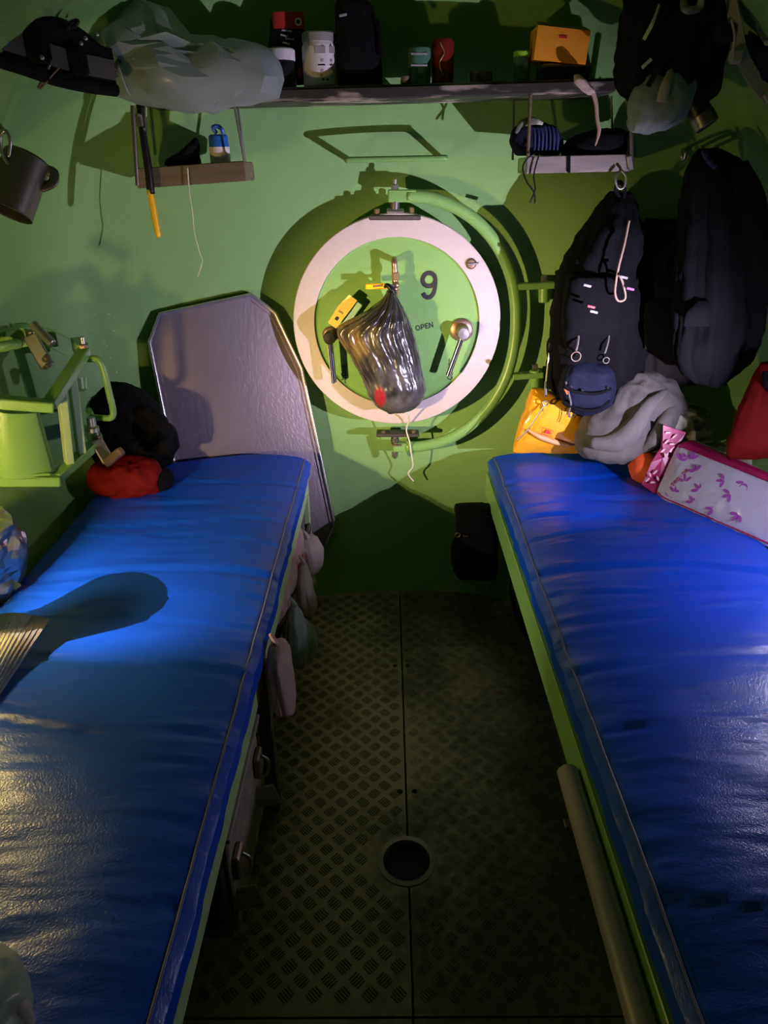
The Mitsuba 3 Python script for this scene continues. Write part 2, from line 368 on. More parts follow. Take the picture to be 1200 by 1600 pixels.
for x, y in [(617, 1040), (637, 1040), (625, 1237), (648, 1237)]:
    p = at_z(x, y, 0); part("floor", "screw", lathe([(0.0075, 0), (0.0075, 0.001), (0.005, 0.002), (0, 0.002)], p, (0, 0, 1), 14), "dark_gap", 30)

# ------------------------------------------------------------------ lamps on the side walls (outside the frame)
def lamp(L, side, label):
    p = np.array(L["pos"]); t = thing("reading_lamp", label, "lamp"); w = np.array([side * 1.072, p[1], p[2]])
    part(t, "housing", lathe([(0, 0), (0.034, 0), (0.034, abs(w[0] - p[0]) - 0.02), (0.026, abs(w[0] - p[0]) - 0.004), (0, abs(w[0] - p[0]) - 0.004)], w, p - w, 32), "lens_housing")
    q = p + np.array([-side * 0.02, 0, 0]); b = ball(q, 0.022, 3); k = part(t, "bulb", b, None, True)
    scene[k]["emitter"] = {"type": "area", "radiance": {"type": "rgb", "value": [c * L["bulb"] for c in L["colour"]]}}
    hood = [(0.006, 0.058), (0.020, 0.056), (0.044, 0.046), (0.056, 0.038), (0.058, 0.039), (0.045, 0.049), (0.020, 0.060), (0.006, 0.061)]
    part(t, "hood", lathe(hood, q, (0, 0, 1), 40, ring=True), "lens_housing", 30)
    q2 = q + unit(np.array(L["aim"]) - q) * 0.056
    scene["reading_lamp_beam" + ("" if side > 0 else "_001")] = {"type": "spot", "cutoff_angle": L["cutoff"], "beam_width": L["width"], "intensity": {"type": "rgb", "value": [c * L["beam"] for c in L["colour"]]},
        "to_world": mi.ScalarTransform4f().look_at(origin=q2.tolist(), target=list(L["aim"]), up=[0, 0, 1])}
    if "lens" in L:                                       # flat lens of the lamp head that faces the hatch lock
        ln_ = unit([0.30, 0.93, -0.16]); k = part(t, "lens", lathe([(0, -.002), (0.024, -.002), (0.024, 0.0), (0, 0.0005)], q + ln_ * 0.028, ln_, 32), None, False)
        scene[k]["emitter"] = {"type": "area", "radiance": {"type": "rgb", "value": [c * L["lens"] for c in L["colour"]]}}
    if "down" in L:                                       # second head of the lamp, turned down over the mattress
        d = L["down"]; q3 = q + unit(np.array(d["aim"]) - q) * 0.034
        scene["reading_lamp_downlight"] = {"type": "spot", "cutoff_angle": d["cutoff"], "beam_width": d["width"], "intensity": {"type": "rgb", "value": [c * d["beam"] for c in d["colour"]]},
            "to_world": mi.ScalarTransform4f().look_at(origin=q3.tolist(), target=list(d["aim"]), up=[0, 0, 1])}
lamp(LAMP_R, 1, "small white reading lamp on the wall above the right bunk")
lamp(LAMP_L, -1, "small warm reading lamp on the wall above the left bunk")

# ------------------------------------------------------------------ bunks and mattresses
ML = 2.315
def mattress(side, label):
    t = thing("mattress", label, "mattress"); rng = np.random.default_rng(5 + side)
    xin, z0, z1 = 0.318, 0.462, 0.542; n, rings = 64, []
    ys = np.unique(np.r_[np.linspace(-0.45, ML - 0.03, 230), ML - 0.03 + 0.03 * np.sin(np.linspace(0, 1.57, 8))])
    creases = [(-0.2, 0.004), (0.25, .005), (0.62, .004), (0.965, 0.006), (1.30, 0.004), (1.52, 0.006), (1.66, .003), (1.78, 0.005), (1.93, .003), (2.05, 0.004), (1.42, .0035), (1.14, .004), (1.86, .003)]
    for y in ys:
        e = 1 - math.sqrt(max(0, 1 - max(0, (y - (ML - 0.03)) / 0.03) ** 2)) if y > ML - 0.03 else 0
        xo = min(0.965, math.sqrt(max(wall_r(min(y + 0.02, YJ)) ** 2 - (ZC - 0.46) ** 2, 0.01)) - 0.02)
        if y > YK - 0.25: xo = min(xo, 0.965 - 0.9 * max(0, y - 2.02) ** 1.15)
        if side < 0 and y > 2.1: xo = min(xo, 0.345 + (2.352 - y) / 0.29)
        q = 0.028 * (1 - 0.5 * e); zz0, zz1 = z0 + 0.024 * e, z1 - 0.024 * e; ri = 0.020; loop = []
        def arc(cx, cz, a, b): 
            for s in np.linspace(a, b, 7): loop.append((cx + ri * math.cos(s), cz + ri * math.sin(s)))
        arc(xin + ri, zz1 - ri, math.pi, math.pi / 2)
        for s in np.linspace(0, 1, 32)[1:-1]: loop.append((xin + ri + s * (xo - xin - 2 * ri), zz1))
        arc(xo - ri, zz1 - ri, math.pi / 2, 0); arc(xo - ri, zz0 + ri, 0, -math.pi / 2)
        for s in np.linspace(1, 0, 8)[1:-1]: loop.append((xin + ri + s * (xo - xin - 2 * ri), zz0))
        arc(xin + ri, zz0 + ri, -math.pi / 2, -math.pi)
        rings.append([(x, y, z) for x, z in loop])
    r = np.array(rings); top = np.clip((r[..., 2] - (z1 - 0.03)) / 0.02, 0, 1); u = np.clip((r[..., 0] - xin) / 0.6, 0, 1)
    dz = np.zeros(r.shape[:2])
    for k, (yc, a) in enumerate(creases):
        bend = 0.05 * math.sin(k * 2.3) * u + 0.02 * np.sin(u * 5 + k)
        w = 0.0075 + 0.003 * math.sin(k * 1.7); d = (r[..., 1] - yc - bend) / w
        dz += -a * np.exp(-d * d) + 0.5 * a * np.exp(-((d - 2.4) / 2.2) ** 2) * (0.4 + 0.6 * np.sin(3.1 * u + k) ** 2)
    dz += 0.012 * (meshkit.fbm(np.stack([r[..., 0] * 2.2, r[..., 1] * 6, r[..., 2] * 0 + side * 9 + 20], -1), 3) - 0.5)
    near = np.clip(1 - u * 0.6 / 0.15, 0, 1); dz += 0.010 - 0.020 * near ** 2
    puck = np.exp(-(u * 0.6 / 0.05) ** 2)
    dz += puck * 0.005 * (meshkit.noise(np.stack([r[..., 1] * 34, r[..., 0] * 4, r[..., 0] * 0], -1), 3) - 0.5)
    r[..., 2] += dz * top
    side_in = np.clip((xin + 0.012 - r[..., 0]) / 0.012, 0, 1)
    r[..., 0] -= side_in * (0.010 * np.sin((r[..., 2] - z0) / (z1 - z0) * math.pi) + 0.005 * (meshkit.noise(np.stack([r[..., 1] * 26, r[..., 2] * 12, r[..., 0] * 0 + 3], -1), 8) - 0.5))
    seam = r[:, 4, :].copy()
    r[..., 0] *= side; seam[:, 0] *= side
    part(t, "cover", ringloft(r), "vinyl", 50)
    sl = seam[::3] + np.array([-side * 0.0005, 0, 0.0012]); part(t, "piping", tube(sl, 0.0022, 6, False), "vinyl_seam", True, "worn seam along the inner edge")
    return t
MR = mattress(1, "blue vinyl mattress on the right bunk, under the pink wrapped pack")
MLF = mattress(-1, "blue vinyl mattress on the left bunk, beside the steel hatch lock")

XR, XLF = 0.310, -0.325
t = thing("bunk_frame", "pale green steel bunk frame carrying the right mattress, grey pipe along it", "bunk")
part(t, "rail", join(beam((XR + .002, -0.4, 0.42), (XR + .002, 2.33, 0.42), 0.005, 0.085), beam((XR + 0.022, -0.4, 0.459), (XR + 0.022, 2.33, 0.459), 0.045, 0.006)), "paint_plain", 20, "green steel angle rail")
part(t, "deck", extrude(Polygon([(XR + .03, -.4), (0.93, -.4), (0.93, 2.0), (0.80, 2.28), (XR + .03, 2.28)]), 0.008, frame((0, 0, 0.452), (0, 0, 1))), "paint_plain", False)
lp0 = at(771, 790, 2.26)
part(t, "post", beam((lp0[0], 2.26, 0.0), (lp0[0], 2.26, 0.40), 0.022, 0.022), "paint_pale", 20, "pale steel post")
part(t, "post", beam((0.47, 1.05, 0.0), (0.47, 1.05, 0.452), 0.03, 0.03), "paint_plain", 20)
part(t, "rust_patch", blob(at(767, 776, 2.246), (0.008, 0.004, 0.016), 3, 0.002, 60, 2), "orange_cloth", True, "rust at the post head")
t = thing("grey_pipe", "grey metal pipe lying along the rail of the right bunk", "pipe")
pa, pb = at_z(903, 1207, 0.425), at_z(1030, 1600, 0.425)
pd = unit(pb - pa); pa2 = np.array([XR - 0.021, pa[1], .43]); pb2 = np.array([XR - 0.024, 0.1, .425])
part(t, "tube", cyl(pa2, pb2, 0.0195, 28, 0.003), "grey_plastic", 40)
for yy in (0.88, 0.50): part(t, "clip", beam((XR - 0.028, yy - .01, 0.403), (XR - 0.028, yy + .01, 0.403), 0.035, 0.004), "dark_steel", 20)

t = thing("bunk_frame", "pale green steel bunk frame under the left mattress, bags hung below", "bunk")
part(t, "rail", join(beam((XLF - .002, -0.4, 0.425), (XLF - .002, 2.33, 0.425), 0.005, 0.07), beam((XLF - 0.014, -0.4, 0.458), (XLF - 0.014, 2.33, 0.458), 0.030, 0.008)), "paint_pale", 20, "pale green rail")
part(t, "deck", extrude(Polygon([(XLF - .03, -.4), (XLF - .03, 2.28), (-0.50, 2.27), (-0.80, 2.17), (-0.93, 1.95), (-0.93, -.4)]), 0.008, frame((0, 0, 0.452), (0, 0, 1))), "paint_plain", False)
part(t, "lower_rail", beam((XLF + .002, 1.30, 0.285), (XLF + .002, 2.27, 0.285), 0.012, 0.030), "dark_steel", 20, "dark lower rail")
part(t, "post", beam((XLF - .005, 2.28, 0.0), (XLF - .005, 2.28, 0.40), 0.02, 0.03), "paint_pale", 20)
part(t, "post", beam((XLF - .005, 1.28, 0.0), (XLF - .005, 1.28, 0.45), 0.03, 0.03), "dark_steel", 20)

# metal lockers under the left bunk
t = thing("under_bunk_locker", "dull metal locker with two worn latches under the left bunk", "locker")
y0, y1 = 0.86, 1.18
part(t, "body", cbox(0.14, y1 - y0, 0.26, 0.006, pos=(XLF - 0.085, (y0 + y1) / 2, 0.25)), "dark_steel", 20)
part(t, "door", cbox(0.010, y1 - y0 - 0.02, 0.24, 0.004, pos=(XLF - 0.008, (y0 + y1) / 2, 0.25)), "grey_board", 20, "scuffed locker door")
part(t, "lip", beam((XLF, y0, 0.385), (XLF, y1, 0.385), 0.014, 0.010), "grey_board", 20)
for yl, zl in ((1.13, 0.30), (0.90, 0.29)):
    l = part(t, "latch", cbox(0.014, 0.045, 0.055, 0.004, pos=(XLF + 0.004, yl, zl)), "bronze", 20, "worn metal latch")
    part(l, "hook", tube([(XLF + .012, yl, zl + .02), (XLF + .026, yl, zl + .005), (XLF + .022, yl, zl - .03), (XLF + .012, yl, zl - .04)], 0.0035, 8), "steel", True)
    part(l, "flap", cbox(0.006, 0.06, 0.075, 0.003, M=frame((XLF + 0.006, yl - 0.015, zl - 0.085), (1, 0, 0.25), (0, 1, 0))), "paper_pink", 20)

# bags stuffed under and hung from the left bunk
def hung_bag(rows, label, m, thick=0.10, seed=1, dx=0.0, folds=0.05, name="plastic_bag", group=None):
    Y = at_x((rows[0][1] + rows[0][2]) / 2, rows[0][0], XLF + 0.02 + dx)[1]
    rr = [(r[0], r[1], r[2], Y) for r in rows]
    t = thing(name, label, "bag", group); k = part(t, "body", sil(rr, Y, thick, 48, fold=folds, k=7, seed=seed, wrinkle=0.004, freq=28), m, 60)
    p = (at(rows[0][1], rows[0][0], Y) + at(rows[0][2], rows[0][0], Y)) / 2
    part(t, "tied_neck", tube([p + (-.004, 0, -.004), p + (0.0, -.004, .010), p + (-.012, 0.0, .030)], [0.006, 0.007, 0.004], 8), m, True)
    return t
G = None
hung_bag([(842, 474, 488), (850, 468, 498), (866, 466, 505), (884, 470, 501), (893, 476, 486)], "round whitish plastic bag below the aluminium panel, topmost under the left bunk", "film_milky", 0.13, 1)
hung_bag([(882, 472, 478), (900, 467, 482), (925, 464, 490), (945, 463, 494), (958, 470, 492)], "teardrop whitish plastic bag hanging second from the wall under the left bunk", "film_milky", 0.10, 2, 0.01)
hung_bag([(899, 480, 486), (906, 480, 493), (913, 484, 492)], "small knotted plastic bag behind the teardrop bag", "film_milky", 0.04, 3, 0.0)
hung_bag([(948, 458, 464), (965, 456, 470), (990, 452, 478), (1015, 452, 479), (1040, 458, 476)], "thin greenish translucent bag hanging third from the wall under the left bunk", "film_clear", 0.09, 4, 0.01)
hung_bag([(978, 476, 484), (990, 474, 491), (1008, 473, 495), (1025, 476, 492)], "greenish translucent bag lowest beside the tread plate", "film_clear", 0.08, 5, 0.03)
hung_bag([(1008, 424, 440), (1025, 420, 450), (1060, 424, 456), (1090, 430, 460), (1112, 436, 458)], "long dusky pink plastic bag nearest the viewer under the left bunk", "film_pink", 0.12, 6, 0.02)
# shelf-stuffed wrapped goods between rail and lower rail
sb = [((905, 452, 468), (925, 446, 462), "crumpled pink plastic wrap stuffed below the rail, beside the orange cloth"), ((945, 440, 458), (985, 432, 450), "crumpled pink plastic wrap below the rail, middle of the stuffed row"), ((992, 430, 446), (1022, 424, 442), "crumpled pink plastic wrap below the rail, nearest the viewer")]
for k, (a, b, lb) in enumerate(sb):
    pa_, pb_ = at_x((a[1] + a[2]) / 2, a[0], XLF - 0.03), at_x((b[1] + b[2]) / 2, b[0], XLF - 0.03)
    c = (pa_ + pb_) / 2; m = blob((XLF - 0.055, c[1], 0.36), (0.055, abs(pa_[1] - pb_[1]) * .5 + 0.06, 0.055), 20 + k, 0.016, 13)
    solo("wrapped_bundle", m, "film_pink", lb, "bundle", None, 60)
p = at_x(459, 868, XLF - 0.02); solo("orange_cloth_roll", blob((XLF - 0.05, p[1], p[2]), (0.05, 0.05, 0.05), 31, 0.006, 16), "orange_glow_cloth", "bright orange-red cloth stuffed below the rail at the far end of the left bunk", "cloth", None, 60)
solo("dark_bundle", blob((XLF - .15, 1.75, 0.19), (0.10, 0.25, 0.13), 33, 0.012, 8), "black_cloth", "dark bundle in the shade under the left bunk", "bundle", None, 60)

# black boots bag under the right bunk
t = thing("black_pouch", "black pouch with a small metal ring, under the far end of the right bunk", "pouch")
k = part(t, "body", sil([(791, 714, 768), (800, 712, 772), (835, 715, 775), (862, 708, 775), (885, 707, 775), (893, 716, 770), (897, 735, 765)], 2.235, 0.14, 48, fold=0.03, k=5, seed=3, power=3.5, wrinkle=0.006, freq=16), "black_cloth", 60)
c = at(715, 836, 2.165); part(t, "ring", trimesh.util.concatenate([tube([c + np.array([0.008 * math.cos(a), 0, 0.008 * math.sin(a)]) for a in np.linspace(0, 6.28, 20)], 0.0014, 6, False)]), "brass", True)
part(t, "flap", sil([(789, 712, 765), (795, 711, 766), (803, 714, 764)], 2.19, 0.06, 32, seed=4, power=3), "black_cloth", 60)
c = at(728, 838, 2.155); part(t, "buckle", cbox(0.02, 0.008, 0.006, 0.002, pos=c), "dark_steel", 20)
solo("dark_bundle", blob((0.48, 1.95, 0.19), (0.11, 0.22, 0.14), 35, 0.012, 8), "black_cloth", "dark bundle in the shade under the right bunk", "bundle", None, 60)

# ------------------------------------------------------------------ hatch
YD = 2.392
DC = at(620, 508, YD); DX, DZ = DC[0], DC[2]; BACK = (0, -1, 0)
hx = lambda px, py, Y=YD: at(px, py, Y)
H = thing("hatch_door", "round pale green hatch door with white rim, black number 9 and chrome levers", "hatch")
part(H, "rim", lathe([(0.273, -0.030), (0.2735, -0.001), (0.275, 0.0), (0.341, 0.0), (0.3435, -0.0025), (0.3435, -0.055), (0.30, -0.06)], DC, BACK, 128), "paint_white", 30, "broad off-white sealing rim")
part(H, "plate", lathe([(0.2728, -0.045), (0.2728, -0.006), (0.269, -0.010), (0.264, -0.012), (0, -0.012)], DC, BACK, 96), "paint_plain", 30, "glossy green inner plate")
part(H, "hub", lathe([(0.31, -0.13), (0.31, -0.075), (0.33, -0.068), (0.33, -0.052), (0, -0.05)], DC, BACK, 96), "paint_plain", 30)
YP = YD + 0.012
from shapely.geometry import LineString
bowl = [(0.0205 * math.cos(a), 0.0185 + 0.0205 * math.sin(a)) for a in np.linspace(0, 2 * math.pi, 60)]
tail = spline([(0.0205, 0.020, 0), (0.0200, -0.004, 0), (0.0145, -0.026, 0), (0.002, -0.0370, 0), (-0.0115, -0.0345, 0), (-0.0190, -0.0235, 0)], 10)[:, :2]
nine = unary_union([LineString(bowl).buffer(0.0072), LineString(tail).buffer(0.0072, cap_style=2)])
part(H, "number_9", extrude(nine, 0.001, frame(hx(670, 446, YP) + (0, -.0004, 0), BACK, (1, 0, 0))), "black_print", False, "black number 9")
part(H, "lettering", words("OPEN", 0.0165, hx(663, 510, YP) + (0, -.0004, 0), unit(hx(674, 508, YP) - hx(652, 513, YP)), BACK, 0.0008, True), "black_print", False, "OPEN")
part(H, "lettering", words("CLOSE", 0.0165, hx(537, 585, YP) + (0, -.0004, 0), unit((0.06, 0, 1)), BACK, 0.0008, True), "black_print", False, "CLOSE")
part(H, "lettering", words("CLOSE", 0.0165, hx(704, 577, YP) + (0, -.0004, 0), unit((0.06, 0, 1)), BACK, 0.0008, True), "black_print", False, "CLOSE")
# levers
def lever(a, b, cap, capm, base):
    c = hx(*a, YP); k = part(H, "lever", lathe([(base, 0), (base, 0.008), (base * .85, 0.012), (base * .62, 0.014), (base * .55, 0.052), (base * .50, 0.056), (0, 0.056)], c, BACK, 32), "bronze", 30, "chrome lever on a round boss")
    h = hx(*cap, YP - 0.062); part(k, "cap", lathe([(0, 0), (0.019, 0), (0.0205, 0.003), (0.0205, 0.016), (0.018, 0.020), (0, 0.021)], h + (0, 0.012, 0), BACK, 32), capm, 30)
    e = hx(*b, YP - 0.060); d = unit(e - h); part(k, "rod", cyl(h + d * 0.018, e, 0.0095, 20, 0.003), "chrome", 40)
lever((516, 522), (522, 598), (515, 528), "black_plastic", 0.026)
lever((721, 515), (700, 588), (724, 521), "steel", 0.038)
# valve
v0 = hx(616, 406, YP); VY = YP - 0.062
k = part(H, "valve", tube([v0, v0 + (0, -.03, 0), hx(616, 409, VY), hx(617, 424, VY), hx(618, 462, VY)], 0.0095, 14), "bronze", True, "small brass valve with a yellow lever")
b = [hx(618, y, VY) for y in (425, 437, 452, 463)]
part(k, "nut", join(cyl(b[0], b[1], 0.0125, 6), cyl(b[2], b[3], 0.0125, 6), ball(hx(619, 445, VY - .004), 0.0115, 2)), "brass", 20)
ha, hb = hx(607, 447, VY - 0.012), hx(571, 448, VY - 0.012)
part(k, "handle", beam(ha, hb, 0.006, 0.017, (0, 0, 1), 0.003), "yellow_plastic", 20, "yellow handle")
part(k, "handle_stem", beam(hx(619, 446, VY - .012), ha, 0.004, 0.009), "steel", 20)
part(k, "handle_mark", beam(hx(598, 446, VY - .0155), hx(583, 447.5, VY - .0155), 0.001, 0.006), "bronze", False)
# catch on the rim
part(H, "catch", lathe([(0.0, 0), (0.017, 0), (0.017, 0.004), (0.012, 0.009), (0, 0.010)], hx(736, 412), BACK, 20), "bronze", 30); 
part(H, "catch_pin", beam(hx(730, 413, YD - .011), hx(748, 411, YD - .011), 0.005, 0.006), "steel", 20)
# clamp blocks, studs
def clamp(y0, y1, xl, xr, bolts, roller, ys, arm_y):
    k = part(H, "clamp_block", beam(hx(xl, (y0 + y1) / 2, YD + 0.02), hx(xr, (y0 + y1) / 2, YD + 0.02), 0.050, abs(y1 - y0) * px_m(DC), (0, 0, 1), 0.003), "dark_steel", 20, "dark steel clamp block")
    for bx_, by_ in bolts: part(k, "bolt", cyl(hx(bx_, by_ - 5, YD + 0.012), hx(bx_, by_ + 4, YD + 0.012), 0.0085, 6), "brass", 20)
    part(k, "roller", cyl(hx(roller[0], roller[2], YD + 0.012), hx(roller[1], roller[2], YD + 0.012), 0.010, 20), "steel", 30)
    part(k, "stud", join(cyl(hx(617, ys[0], YD + 0.018), hx(617, ys[1], YD + 0.018), 0.0065, 16), cyl(hx(617, ys[2], YD + 0.018), hx(617, ys[3], YD + 0.018), 0.0115, 6)), "steel", 25)
    part(k, "spacer", cyl(hx(617, arm_y[0], YD + 0.018), hx(617, arm_y[1], YD + 0.018), 0.0145, 24), "dark_steel", 30)
clamp(336, 343, 577, 657, [(589, 331), (643, 329)], (604, 631, 331), (279, 330, 288, 298), (314, 328))
clamp(674, 680, 588, 655, [(599, 678), (646, 677)], (608, 630, 679), (678, 716, 706, 714), (684, 691))
part(H, "clamp_washer", lathe([(0.004, -0.003), (0.022, -0.003), (0.022, 0.003), (0.004, 0.003)], hx(621, 693, YD + .018), (0, 0, 1), 24, ring=True), "bronze", 30)
arm = [(636, 306), (672, 309), (712, 324), (748, 349), (779, 387), (799, 434), (806, 482), (804, 535), (792, 585), (768, 630), (735, 665), (698, 687), (660, 697), (634, 698)]
A = part(H, "hinge_arm", tube([hx(x, y, YD + 0.018) for x, y in arm], 0.0195, 20, True, 6), "paint_plain", True, "curved green hinge arm around the right half of the door")
part(A, "arm_end", beam(hx(606, 306, YD + .018), hx(650, 306, YD + .018), 0.03, 0.036, c=0.003), "paint_plain", 20)
part(A, "arm_end", beam(hx(614, 698, YD + .018), hx(650, 698, YD + .018), 0.03, 0.032, c=0.003), "paint_plain", 20)
for (a, b, blk, bt, bb) in [((802, 448), (866, 445), (850, 462), 436, 472), ((800, 588), (848, 585), (836, 600), 574, 612)]:
    c0 = hx(blk[0], blk[1], YD + 0.025); k = part(A, "hinge_bracket", beam(hx(*a, YD + .02), hx(*b, YD + .025), 0.035, 0.020, c=0.003), "paint_plain", 20)
    part(k, "pivot", cyl(hx(blk[0], bb, YD + .025), hx(blk[0], bt + 4, YD + .025), 0.018, 24), "paint_plain", 30)
    part(k, "pivot_bolt", cyl(hx(blk[0], bt + 3, YD + .025), hx(blk[0], bt - 5, YD + .025), 0.010, 6), "steel", 20)
    w = np.array([c0[0] + .03, wall_y(c0[0] + .03, c0[2]), c0[2]]); part(k, "wall_lug", beam(c0 + (0, .01, 0), w + (0, .01, 0), 0.03, 0.045), "paint_plain", 20)

# grab handle over the hatch
ga, gb = at(543, 250, 2.335), at(695, 247, 2.335)
t = thing("grab_handle", "pale green bent tube handle on the wall above the hatch", "handle")
wa, wb = [np.array([p[0], wall_y(p[0], p[2]) + 0.004, p[2]]) for p in (ga, gb)]
part(t, "tube", tube([wa, ga + (0, 0.025, 0), ga + (0.004, 0.008, 0), ga + (0.02, 0, 0), gb - (0.02, 0, 0), gb + (-.004, .008, 0), gb + (0, .025, 0), wb], 0.0085, 14, True, 5), "paint_plain", True)

# rubbish bag on the valve
rows = [(456, 606, 614), (463, 603, 617), (478, 588, 625), (494, 564, 633), (506, 541, 638), (516, 528, 642), (530, 531, 646), (550, 546, 651), (570, 557, 656), (590, 567, 661), (606, 574, 663), (622, 581, 659), (634, 591, 650), (642, 604, 634)]
bag = sil(rows, YP - 0.085, 0.15, 200, fold=0.11, k=15, seed=5, steps=10, fade=1.5, lap=0.12)
bag = wrinkled(wrinkled(bag, 0.0032, 26, 8, True, (1, 1, .35)), 0.004, 14, 9)
bag = trimesh.Trimesh(bag.vertices, bag.faces, process=False)
def px_of(v):
    d = np.asarray(v) - EYE; z = d @ FWD; return 600 + F * (d @ RIGHT) / z, 800 - F * (d @ UP) / z
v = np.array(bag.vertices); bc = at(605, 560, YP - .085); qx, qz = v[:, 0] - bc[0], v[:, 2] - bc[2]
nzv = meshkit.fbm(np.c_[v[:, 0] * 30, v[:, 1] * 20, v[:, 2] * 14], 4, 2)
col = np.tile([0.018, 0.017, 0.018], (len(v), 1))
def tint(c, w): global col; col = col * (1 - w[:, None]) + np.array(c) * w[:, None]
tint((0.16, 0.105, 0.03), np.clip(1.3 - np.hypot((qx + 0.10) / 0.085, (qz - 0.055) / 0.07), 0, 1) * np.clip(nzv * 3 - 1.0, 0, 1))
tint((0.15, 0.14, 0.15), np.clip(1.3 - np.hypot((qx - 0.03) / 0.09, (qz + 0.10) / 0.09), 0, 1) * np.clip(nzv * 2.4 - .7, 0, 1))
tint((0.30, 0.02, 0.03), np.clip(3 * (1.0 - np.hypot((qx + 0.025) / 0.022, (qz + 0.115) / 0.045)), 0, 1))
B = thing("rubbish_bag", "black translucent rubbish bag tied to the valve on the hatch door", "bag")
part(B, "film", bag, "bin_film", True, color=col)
nk = at(610, 457, YP - .085); part(B, "tied_top", tube([nk + (0.01, 0, -.004), nk + (0.002, -.004, .012), nk + (-.010, 0, .022), nk + (-.018, .006, .016)], [0.010, 0.008, .007, 0.004], 10), "black_plastic", True)
t = thing("squeezed_tube", "yellow squeezed tube with dark print sticking out beside the rubbish bag", "tube")
ta, tb = at(519, 508, YP - 0.05), at(548, 466, YP - 0.05); d = unit(tb - ta); M = frame(ta, BACK, d)
part(t, "body", trimesh.util.concatenate([ringloft([np.array([(0, -0.016, -.008), (0, 0.016, -.008), (0, 0.016, .008), (0, -0.016, .008)]), np.array([(0.06, -0.019, -.006), (0.06, 0.019, -.006), (0.06, 0.019, .006), (0.06, -0.019, .006)]), np.array([(0.112, -0.021, -.0012), (0.112, 0.010, -.0012), (0.112, 0.010, .0012), (0.112, -0.021, .0012)])]).apply_transform(M)]), "tube_yellow", 30)
part(t, "print", join(cbox(0.012, 0.010, 0.001, 0.0003, M @ trimesh.transformations.translation_matrix((0.028, 0, .0085))), *[cbox(0.007, 0.0022, 0.001, 0.0003, M @ trimesh.transformations.translation_matrix((0.052 + 0.0 * q, -0.006 + 0.0045 * q, .0065))) for q in range(4)]), "black_print", False, "dark print")
t = thing("squeezed_tube", "pale teal packet behind the yellow tube beside the rubbish bag", "tube")
ta, tb = at(536, 505, YP - 0.038), at(560, 472, YP - 0.038); M = frame((ta + tb) / 2, BACK, unit(tb - ta))
part(t, "body", cbox(0.085, 0.034, 0.006, 0.002, M), "tube_teal", 20)
def cord(name, pts, r, m, label, cat="cord", **k): return solo(name, tube(pts, r, 7, True, 6), m, label, cat, smooth=True, **k)
cord("white_string", [at(x, y, Y) for x, y, Y in [(636, 640, 2.30), (639, 655, 2.36), (635, 672, 2.385), (640, 690, 2.385), (642, 705, 2.385), (645, 728, 2.39), (638, 740, 2.39), (646, 752, 2.39)]], 0.0028, "cord_white", "thin white string hanging below the hatch door")

# ------------------------------------------------------------------ aluminium panel leaning on the end wall
P0, P1, P2 = at(395, 458, 2.455), at(525, 820, 2.362), at(230, 535, 2.327)
PN = unit(np.cross(P1 - P0, P2 - P0)); PN = PN if PN[1] < 0 else -PN
def on_panel(px, py): d = direction(px, py); return EYE + d * (((P0 - EYE) @ PN) / (d @ PN))
MP = frame(P0, PN, (1, 0, 0)); IM = np.linalg.inv(MP)
out = [(230, 535), (247, 488), (393, 457), (432, 487), (474, 575), (526, 820), (508, 858), (470, 905), (330, 905), (285, 800)]
loc = [(IM @ np.r_[on_panel(*q), 1])[:2] for q in out]
PG = Polygon(loc)
t = thing("aluminium_panel", "large bare aluminium panel with cut corners leaning on the end wall behind the left bunk", "panel")
part(t, "sheet", extrude(PG.buffer(-0.010, join_style=2), 0.018, MP @ trimesh.transformations.translation_matrix((0, 0, -0.028))), "alu", 20)
ringp = PG.difference(PG.buffer(-0.022, join_style=2)); 
part(t, "raised_edge", extrude(ringp, 0.016, MP @ trimesh.transformations.translation_matrix((0, 0, -0.020))), "alu", 20)
part(t, "edge_bead", tube([MP[:3, :3] @ np.r_[q, 0] + MP[:3, 3] for q in np.array(PG.buffer(-0.006, join_style=2).exterior.coords)], 0.0058, 10, False), "alu_edge", True, "bright rolled edge")

# ------------------------------------------------------------------ hanging shelves at the end wall
SY = 2.14
sa, sb_ = at(217, 154, SY), at(962, 133, SY); SD = 0.19; sth = 0.033
stop = lambda x: sa[2] + (sb_[2] - sa[2]) * (x - sa[0]) / (sb_[0] - sa[0]) + sth / 2
t = thing("top_shelf", "long worn plank shelf hung high across the end wall", "shelf")
bo = np.array([0, SD / 2, 0]); sm = beam(sa + bo, sb_ + bo, SD, sth, (0, 0, 1), 0.004)
part(t, "board", sm, "plank", 20)
part(t, "edge_strip", beam(sa + (0, -.003, -0.002), sb_ + (0, -.003, -0.002), 0.005, 0.024, (0, 0, 1), 0.001), "plank", 20)
for x in (-0.45, 0.0, 0.42): w = np.array([x, wall_y(x, stop(x) - .015), stop(x) - .015]); part(t, "bracket", beam((x, SY + SD - .01, stop(x) - .012), w, 0.04, 0.012), "paint_plain", 20)

